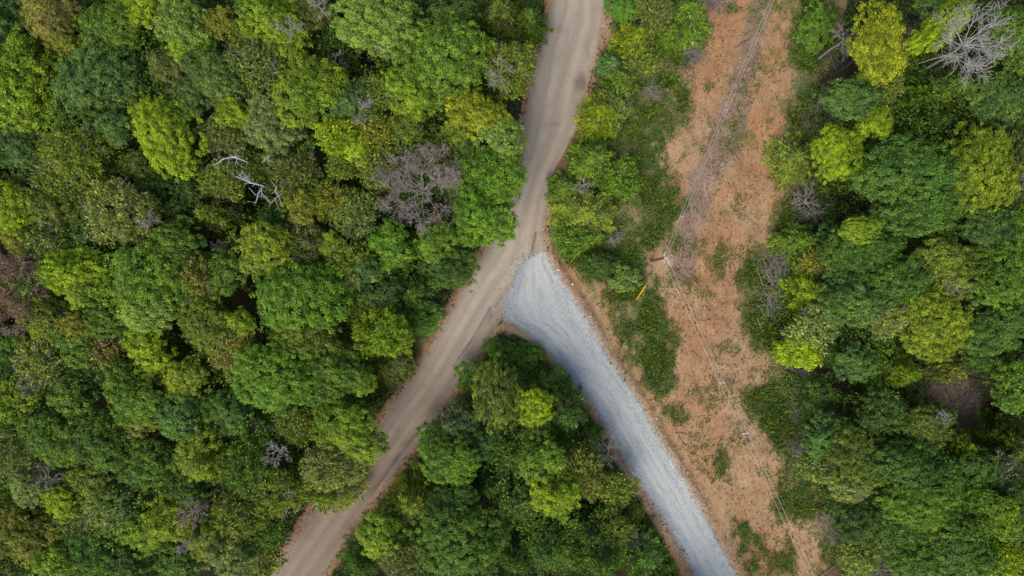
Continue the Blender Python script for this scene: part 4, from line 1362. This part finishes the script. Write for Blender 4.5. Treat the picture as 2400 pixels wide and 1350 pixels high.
spacer((2, 3), 897, 'white spacer bar holding the two wires apart below the pole')
spacer((2, 3), 1016, 'small spacer on the wires beside the long grass patch')
spacer((0, 1), 508, 'pale spacer on the wires just above the pole')
spacer((0, 1), 258, 'small spacer on the wires in the upper clearing')


# guy wires with yellow guards
def guy(ax, ay, gx, gy, gz_, topz, label, f0, f1, rad):
    gx_, gy_ = at(ax, ay)
    g0 = hgt(gx_, gy_)
    root = thing('guy_wire', label, 'guy wire', (gx_, gy_, g0), 0, 'guy wires of the power pole')
    o = np.array([gx_, gy_, g0])
    f = topz / POLE_H
    tp = np.array([bx + (tx - bx) * f, by + (ty - by) * f, topz]) - o
    a = np.array([0, 0, .05])
    ringtube('wire', [a, tp], [.012, .012], M_STEEL, root, 6)
    L = tp - a
    ringtube('yellow_guard', [a + L * f0, a + L * (f0 + f1) / 2, a + L * f1], [rad, rad * 1.05, rad], M_YELLOW, root, 10)
    ringtube('anchor_rod', [np.array([-tp[0], -tp[1], 0]) * .04 + np.array([0, 0, -.2]), a], [.03, .035], M_STEEL, root, 8)
    V, F = lathe([(0, .06), (.05, .06), (.09, .0), (.09, -.06), (0, -.06)], 10)
    link('anchor_eye', mesh_np('anchor_eye', V, [F], M_STEEL), root)


guy(1493, 702, 0, 0, 0, 8.2, 'guy wire with the big bright yellow guard left of the power pole', .03, .36, .075)
guy(1478, 497, 0, 0, 0, 8.4, 'guy wire with a thin yellow guard up among the scrub above the pole', .03, .20, .045)

# ------------------------------------------------------------------ weathered pallet at the bottom edge
px_, py_ = at(1946, 1349)
pal = thing('slatted_pallet', 'dark weathered timber pallet with open slats lying at the bottom edge', 'pallet', (px_, py_, hgt(px_, py_) + .04), math.radians(33))


def box(x0, x1, y0, y1, z0, z1):
    V = np.array([(x, y, z) for x in (x0, x1) for y in (y0, y1) for z in (z0, z1)], float)
    F = np.array([(0, 1, 3, 2), (4, 6, 7, 5), (0, 4, 5, 1), (2, 3, 7, 6), (0, 2, 6, 4), (1, 5, 7, 3)])
    return V, F


def bevel_obj(name, b, mat, parent):
    o = link(name, mesh_np(name, b[0], [b[1]], mat), parent)
    m = o.modifiers.new('edge', 'BEVEL'); m.width = .012; m.segments = 2
    return o


rp = random.Random(5)
for k in range(3):
    y = -.62 + k * .62
    bevel_obj('bearer', box(-1.35, 1.35, y - .05, y + .05, 0, .16), M_PALLET, pal)
for k in range(13):
    x = -1.32 + k * .22
    b = bevel_obj('slat', box(-.055, .055, -.78, .78, 0, .03), M_PALLET, pal)
    b.location = (x, rp.uniform(-.03, .03), .162); b.rotation_euler = (rp.uniform(-.01, .01), 0, rp.uniform(-.03, .03))
for k in range(2):
    bevel_obj('runner', box(-1.36, 1.36, -.80 + k * 1.52, -.72 + k * 1.52, .193, .26), M_PALLET, pal)

# ------------------------------------------------------------------ grass, weeds, undergrowth, chips
def inside(n, rng, x0=-72, x1=72, y0=-42, y1=42):
    return np.column_stack([rng.uniform(x0, x1, n), rng.uniform(y0, y1, n)])


def stuff(name, V, F, mat, v, label):
    o = link(name, mesh_np(name, V, [F], mat, v))
    o['label'] = label; o['kind'] = 'stuff'
    return o


def blades(P, n, rng, h=(.2, .5), spread=.22, w=.045):
    k = len(P)
    base = np.repeat(P, n, 0) + rng.normal(size=(k * n, 2)) * spread
    z = height(base)
    a = rng.uniform(0, 6.28, k * n)
    L = rng.uniform(*h, k * n) * np.repeat(rng.uniform(.6, 1.2, k), n)
    lean = rng.uniform(.25, .95, k * n)
    tip = np.column_stack([base + np.column_stack([np.cos(a), np.sin(a)]) * (L * lean)[:, None], z + L * .85])
    sd = np.column_stack([-np.sin(a), np.cos(a), np.zeros(k * n)]) * w * rng.uniform(.7, 1.5, (k * n, 1))
    b = np.column_stack([base, z - .03])
    mid = (b + tip) / 2 + np.array([0, 0, .10]) * L[:, None]
    V = np.stack([b, mid - sd, tip, mid + sd], 1).reshape(-1, 3)
    F = np.arange(k * n * 4).reshape(-1, 4)
    v = np.clip(np.repeat(rng.normal(.4, .2, k), n) + rng.normal(size=k * n) * .15, 0, 1)
    return V, F, v


rng = np.random.default_rng(77)
P = inside(150000, rng)
dgr = np.maximum(np.maximum(sdf(P, GRASS), sdf(P, GRASS2)), sdf(P, GRASS3))
ds, dr, dg, dv = sdf(P, SOIL), sdf(P, ROAD), sdf(P, GRAV), sdf(P, ISLE_VERGE)
patch = .6 * vnoise(P, 2.6, 21) + .4 * vnoise(P, .8, 22)
ok = (dgr > -.3) & (dr < -.9 - .8 * vnoise(P, 1.7, 27)) & (dg < -1.2 - .9 * vnoise(P, 1.7, 26)) & (ds < .3) & (dv < -.2) & (patch > .51 - .035 * np.clip(-ds - 1.5, 0, 4))
G = P[ok][:42000]
edge = ((sdf(P, GRASS3) > -.2) | (sdf(P, GRASS2) > -.2)) & (dr < -.5 - .7 * vnoise(P, 1.7, 27)) & (dg < -1.3)
G = np.concatenate([G, P[edge][:14000]])
sp = P[(ds > 0) & (dgr > -2) & (dg < -2) & (patch > .60)][:1500]      # thin grass creeping over the clay
G = np.concatenate([G, sp])
GUARDS = [(1493, 702), (1503, 688), (1513, 675), (1522, 660), (1480, 500), (1488, 508), (1496, 520)]


def clear(P):
    m = np.ones(len(P), bool)
    for a, b in GUARDS:
        q = at(a, b)
        m &= (P[:, 0] - q[0]) ** 2 + (P[:, 1] - q[1]) ** 2 > .5 ** 2
    return m


def off_brush(P):
    x, y = P[:, 0] / K + 1200, 675 - P[:, 1] / K
    m = np.ones(len(P), bool)
    for a, b, rx, ry in ((1825, 675, 32, 60), (1808, 735, 20, 26), (1912, 488, 30, 40), (1872, 872, 38, 24), (1862, 965, 16, 48), (1872, 1068, 18, 40), (1610, 108, 26, 24), (1525, 215, 22, 18), (1925, 270, 26, 46), (1960, 1225, 36, 36)):
        m &= ((x - a) / rx) ** 2 + ((y - b) / ry) ** 2 > .8
    return m


G = G[clear(G) & off_brush(G)]
V, F, v = blades(G, 6, rng)
stuff('grass', V, F, M_GRASS, v, 'green and straw coloured grass round the clearing')

# denser lush patches
patches = [(1795, 960, 46, 60), (1520, 800, 70, 80), (1545, 880, 34, 50), (1500, 690, 50, 40), (1215, 815, 95, 46), (1310, 905, 46, 40), (1375, 975, 30, 50), (1150, 860, 44, 40), (1430, 570, 70, 60), (1560, 480, 40, 70), (1470, 640, 60, 36), (1590, 975, 24, 16), (1560, 965, 16, 22), (1760, 640, 36, 50),
           (1770, 770, 30, 60), (1690, 1090, 20, 40), (1690, 600, 16, 40), (1760, 1300, 40, 60), (1855, 1180, 50, 60), (1840, 1310, 30, 40), (1730, 1250, 20, 30), (1520, 270, 50, 80), (1530, 390, 34, 60),
           (1890, 90, 40, 80), (1880, 400, 30, 70), (1580, 130, 36, 26), (1710, 20, 16, 18), (1640, 95, 16, 14), (1660, 205, 10, 12), (1480, 330, 60, 50), (1880, 1090, 26, 70), (1690, 645, 8, 10), (1950, 1290, 30, 30), (1910, 230, 40, 50)]
Q = []
for x, y, a, b in patches:
    n = int(a * b * .16)
    t = rng.uniform(0, 6.28, n); f = np.sqrt(rng.random(n)) * (1 + .25 * np.sin(3 * t + x) + .18 * np.sin(5 * t + y))
    Q.append(np.column_stack([((x + a * f * np.cos(t)) - 1200) * K, -((y + b * f * np.sin(t)) - 675) * K]))
Q = np.concatenate(Q)
Q = Q[(sdf(Q, ROAD) < -.8) & (sdf(Q, GRAV) < -1.2)]
Q = Q[(vnoise(Q, 1.1, 31) > .30) & clear(Q) & off_brush(Q)]
k = 7
c2 = np.repeat(Q, k, 0) + rng.normal(size=(len(Q) * k, 2)) * .16
zz = height(c2) + rng.uniform(.05, .6, len(c2))
c = np.column_stack([c2, zz])
L = rng.uniform(.12, .30, len(c))
V, F = leaf_quads(c, rng.normal(size=c.shape) * .5 + np.array([0, 0, .9]), rng.normal(size=c.shape), L, L * .42)
stuff('weeds', V, F, M_WEED, np.clip(np.repeat(rng.normal(.5, .2, len(Q)), k) + rng.normal(size=len(c)) * .15, 0, 1), 'low leafy weeds in patches on the clearing')

# small dark tufts dotted over the clay
P = inside(60000, rng, 12, 50, -40, 40)
ds = sdf(P, SOIL)
ok = (ds > -2.6) & (sdf(P, GRAV) < -.8) & (vnoise(P, 3.2, 41) * .35 + .25 * vnoise(P, 1.1, 42) + .4 * rng.random(len(P)) > .52)
T = P[ok][:3800]
k = 8
sz = rng.gamma(1.3, .05, len(T)) + .03
c2 = np.repeat(T, k, 0) + rng.normal(size=(len(T) * k, 2)) * np.repeat(sz, k)[:, None]
c = np.column_stack([c2, height(c2) + rng.uniform(.02, .20, len(c2))])
L = rng.uniform(.07, .17, len(c))
V, F = leaf_quads(c, rng.normal(size=c.shape) * .6 + np.array([0, 0, .8]), rng.normal(size=c.shape), L, L * .38)
stuff('weed_tufts', V, F, leaf_mat('tuft_leaf', (.085, .098, .035), .15, .2, 1.3), rng.random(len(c)), 'small dark weed tufts dotted over the orange clay')

# wood chips and straw left from the felling
P = inside(60000, rng, 12, 52, -40, 40)
ok = (sdf(P, SOIL) > -2.0) & (sdf(P, GRAV) < -.6) & (vnoise(P, 4, 51) > .38)
T = P[ok][:7000]
a = rng.uniform(0, 6.28, len(T))
c = np.column_stack([T, height(T) + .035])
L = rng.gamma(1.5, .10, len(T)) + .05
V, F = leaf_quads(c, np.array([0, 0, 1.0]) + rng.normal(size=c.shape) * .15, np.column_stack([np.cos(a), np.sin(a), a * 0]), L, np.minimum(L * .3, .07), .5)
stuff('wood_chips', V, F, leaf_mat('chip', (.46, .34, .23), .2, 0.05, .8), rng.random(len(T)), 'pale wood chips and straw scattered on the clay')

# twigs left lying on the cleared ground
P = inside(40000, rng, 14, 52, -38, 38)
dt = np.minimum(poly_dist(P, [(1790, 0), (1740, 180), (1700, 300), (1650, 430), (1610, 560)]), poly_dist(P, [(1880, 60), (1880, 300), (1850, 470), (1790, 620), (1790, 800), (1850, 960), (1880, 1150), (2000, 1340)]) * .7)
ok = (sdf(P, GRAV) < -1.5) & (rng.random(len(P)) < .10 + .5 * sm(dt, 4.5, .5)) & (vnoise(P, 3, 71) > .35)
T = P[ok][:2600]
a = rng.uniform(0, 6.28, len(T)); L = rng.gamma(2, .22, len(T)) + .2
segs = []
for (x, y), z, t, l in zip(T, height(T), a, L):
    p = np.array([x, y, z + .05]); q = p + np.array([math.cos(t) * l, math.sin(t) * l, .06]); r_ = rng.uniform(.010, .022)
    segs.append((p, q, r_, r_ * .6))
V, F = tubes(segs, 4)
o = link('twig_litter', mesh_np('twig_litter', V, [F], M_BRUSH)); o['kind'] = 'stuff'; o['label'] = 'grey brown twigs littering the clearing and its borders'

# taller weeds in the scrubby verge
P = inside(60000, rng, 2, 50, -38, 38)
ok = (np.maximum(sdf(P, GRASS), sdf(P, GRASS3)) > 0) & (sdf(P, SOIL) < -1.0) & (sdf(P, ROAD) < -1.5) & (sdf(P, GRAV) < -2) & (.6 * vnoise(P, 2.2, 81) + .4 * vnoise(P, .9, 82) > .60)
V, F, v = blades(P[ok & clear(P) & off_brush(P)][:3600], 9, rng, (.45, 1.1), .30, .045)
stuff('tall_weeds', V, F, leaf_mat('tall_weed_blade', (.19, .28, .045), .2, .3, 1.2), v, 'clumps of taller yellow green weeds in the verge')

# stones along the verges
P = inside(120000, rng, -70, 52, -40, 40)
d = np.maximum(sdf(P, ROAD), sdf(P, GRAV))
ok = (np.abs(d + .35) < .55)
T = P[ok][:5200]
c = np.column_stack([T, height(T) + .02])
L = rng.gamma(2, .05, len(T)) + .05
V, F = leaf_quads(c, np.array([0, 0, 1.0]) + rng.normal(size=c.shape) * .3, rng.normal(size=c.shape), L, L * .8, .5)
stuff('verge_rubble', V, F, leaf_mat('clod', (.34, .245, .17), .2, 0.0, .9), rng.random(len(T)), 'clods and small stones along the road verges')

# crushed stone dragged off the gravel by traffic
P = inside(90000, rng, -6, 34, -40, 8)
d = sdf(P, GRAV)
ok = (d < .5) & (rng.random(len(P)) < np.exp(-np.abs(d) / .55) * .8) & ((sdf(P, ROAD) > -.6) | (d > -.9))
T = P[ok][:6500]
c = np.column_stack([T, height(T) + .03])
L = rng.gamma(2, .035, len(T)) + .05
V, F = leaf_quads(c, np.array([0, 0, 1.0]) + rng.normal(size=c.shape) * .35, rng.normal(size=c.shape), L, L * .85, .6)
stuff('loose_stones', V, F, leaf_mat('crushed_stone', (.43, .46, .45), .2, 0.0, .8), rng.random(len(T)), 'loose crushed stones strewn along the gravel edge and onto the dirt road')

# undergrowth of the woods
P = inside(110000, rng, -74, 74, -46, 46)
dgr = np.maximum(sdf(P, GRASS), sdf(P, GRASS2))
dedge = np.minimum.reduce([-sdf(P, ROAD), -sdf(P, GRAV), -sdf(P, SOIL), -dgr + 1])
ok = (sdf(P, ROAD) < -1.3) & (sdf(P, GRAV) < -1.7) & (sdf(P, SOIL) < -2) & (dgr < 0) & (sdf(P, ISLE_VERGE) < -.3) & (.65 * vnoise(P, 4.5, 61) + .35 * vnoise(P, 1.4, 62) > .36)
px, py = P[:, 0] / K + 1200, 675 - P[:, 1] / K
opening = (((px - 2230) / 70) ** 2 + ((py - 915) / 75) ** 2 < 1) | (((px - 2275) / 36) ** 2 + ((py - 1000) / 90) ** 2 < 1)
E_ = dedge[ok & ~opening][:60000]
U = P[ok & ~opening][:60000]
k = 10
hh = 11.0 * sm(vnoise(U, 4.2, 63), .08, .42) * (.75 + .35 * vnoise(U, 9, 66)) + .3
upx, upy = U[:, 0] / K + 1200, 675 - U[:, 1] / K
for a, b, r_, cap in ((2150, 850, 150, 1.5), (2190, 930, 110, 1.0), (2240, 985, 70, 1.0), (520, 505, 105, 3.5), (565, 480, 90, 3.5), (520, 420, 70, 5), (650, 465, 60, 4), (715, 545, 60, 3), (760, 555, 60, 3), (640, 1030, 60, 3), (590, 1060, 60, 3), (110, 905, 50, 4), (905, 455, 90, 4), (2150, 160, 110, 3), (2210, 150, 90, 4)):
    hh = np.where((upx - a) ** 2 + (upy - b) ** 2 < r_ * r_, np.minimum(hh, cap), hh)
hh = np.minimum(hh, .4 + np.clip(E_ - 1, 0, 99) * 1.1)
c2 = np.repeat(U, k, 0) + rng.normal(size=(len(U) * k, 2)) * .26
c = np.column_stack([c2, height(c2) + np.repeat(hh * rng.uniform(.4, 1, len(U)), k) + rng.normal(size=len(c2)) * .16])
L = rng.uniform(.18, .40, len(c))
V, F = leaf_quads(c, rng.normal(size=c.shape) * .55 + np.array([0, 0, .85]), rng.normal(size=c.shape), L, L * .5)
v = np.clip(np.repeat(.5 + .3 * (vnoise(U, 3.5, 64) - .5) + rng.normal(size=len(U)) * .17, k) + rng.normal(size=len(c)) * .14, 0, 1)
stuff('undergrowth', V, F, M_UNDER, v, 'dark green undergrowth between the trunks of the woods')

# the wood goes on past the frame: one mass of crowns
r2 = random.Random(9)
VV, FF, vv, n0 = [], [], [], 0
srcs = [crown_oak(3.6, np.random.default_rng(500 + i), leaf=.42, tuft=.62) for i in range(3)]
tries = 0
placed = []
while len(placed) < 130 and tries < 6000:
    tries += 1
    x, y = r2.uniform(-92, 92), r2.uniform(-62, 62)
    z = r2.uniform(8, 11)
    s = H / (H - z)
    pxx, pyy = x * s / K + 1200, 675 - y * s / K
    mrg = 4.6 / K
    if -mrg < pxx < 2400 + mrg and -mrg < pyy < 1350 + mrg:
        continue
    if sdf(np.array([[x, y]]), ROAD)[0] > -5 or sdf(np.array([[x, y]]), GRAV)[0] > -5 or (27 < x < 50 and y > 0) or (30 < x < 56 and y < 0):
        continue
    if any((x - a) ** 2 + (y - b) ** 2 < 5.2 ** 2 for a, b in placed):
        continue
    placed.append((x, y))
    V, F, v = srcs[r2.randrange(3)]
    t = r2.uniform(0, 6.28); sc = r2.uniform(.8, 1.2)
    R = np.array([[math.cos(t), -math.sin(t), 0], [math.sin(t), math.cos(t), 0], [0, 0, 1]])
    VV.append(V @ R.T * sc + np.array([x, y, z])); FF.append(F + n0); vv.append(np.clip(v + r2.uniform(-.2, .2), 0, 1)); n0 += len(V)
o = link('woodland', mesh_np('woodland', np.concatenate(VV), [np.concatenate(FF)], leaf_mat('woodland_leaf', (.075, .115, .022)), np.concatenate(vv)))
o['label'] = 'green wood going on beyond the edges of the picture'; o['kind'] = 'stuff'

# ------------------------------------------------------------------ light, camera
SUN_EL, SUN_AZ = math.radians(52), math.radians(205)      # azimuth clockwise from +Y (picture top)
w = bpy.data.worlds.new('World'); SC.world = w; w.use_nodes = True
nt = w.node_tree; nt.nodes.clear()
sky = nt.nodes.new('ShaderNodeTexSky'); sky.sky_type = 'NISHITA'; sky.sun_disc = False
sky.sun_elevation = SUN_EL; sky.sun_rotation = SUN_AZ
sky.dust_density = 3.0; sky.air_density = 1.0
bg = nt.nodes.new('ShaderNodeBackground'); bg.inputs[1].default_value = .12
out = nt.nodes.new('ShaderNodeOutputWorld')
nt.links.new(sky.outputs[0], bg.inputs[0]); nt.links.new(bg.outputs[0], out.inputs[0])
sd = bpy.data.lights.new('sun', 'SUN'); sd.energy = 1.7; sd.angle = math.radians(40); sd.color = (1, .93, .82)
so = link('sun', sd)
dirv = Vector((math.sin(SUN_AZ) * math.cos(SUN_EL), math.cos(SUN_AZ) * math.cos(SUN_EL), math.sin(SUN_EL)))
so.rotation_mode = 'QUATERNION'; so.rotation_quaternion = dirv.to_track_quat('Z', 'Y')
so.location = dirv * 200

cd = bpy.data.cameras.new('camera'); co = link('camera', cd)
cd.sensor_width = 36; cd.lens = 36 * H / WID
cd.clip_start = 1; cd.clip_end = 5000
co.location = (0, 0, H); co.rotation_euler = (0, 0, 0)
SC.camera = co
SC.view_settings.view_transform = 'Standard'; SC.view_settings.look = 'None'
SC.view_settings.exposure = 0.25; SC.view_settings.gamma = 1
SC.cycles.max_bounces = 6; SC.cycles.diffuse_bounces = 3; SC.cycles.transmission_bounces = 3; SC.cycles.glossy_bounces = 2
SC.cycles.use_denoising = True
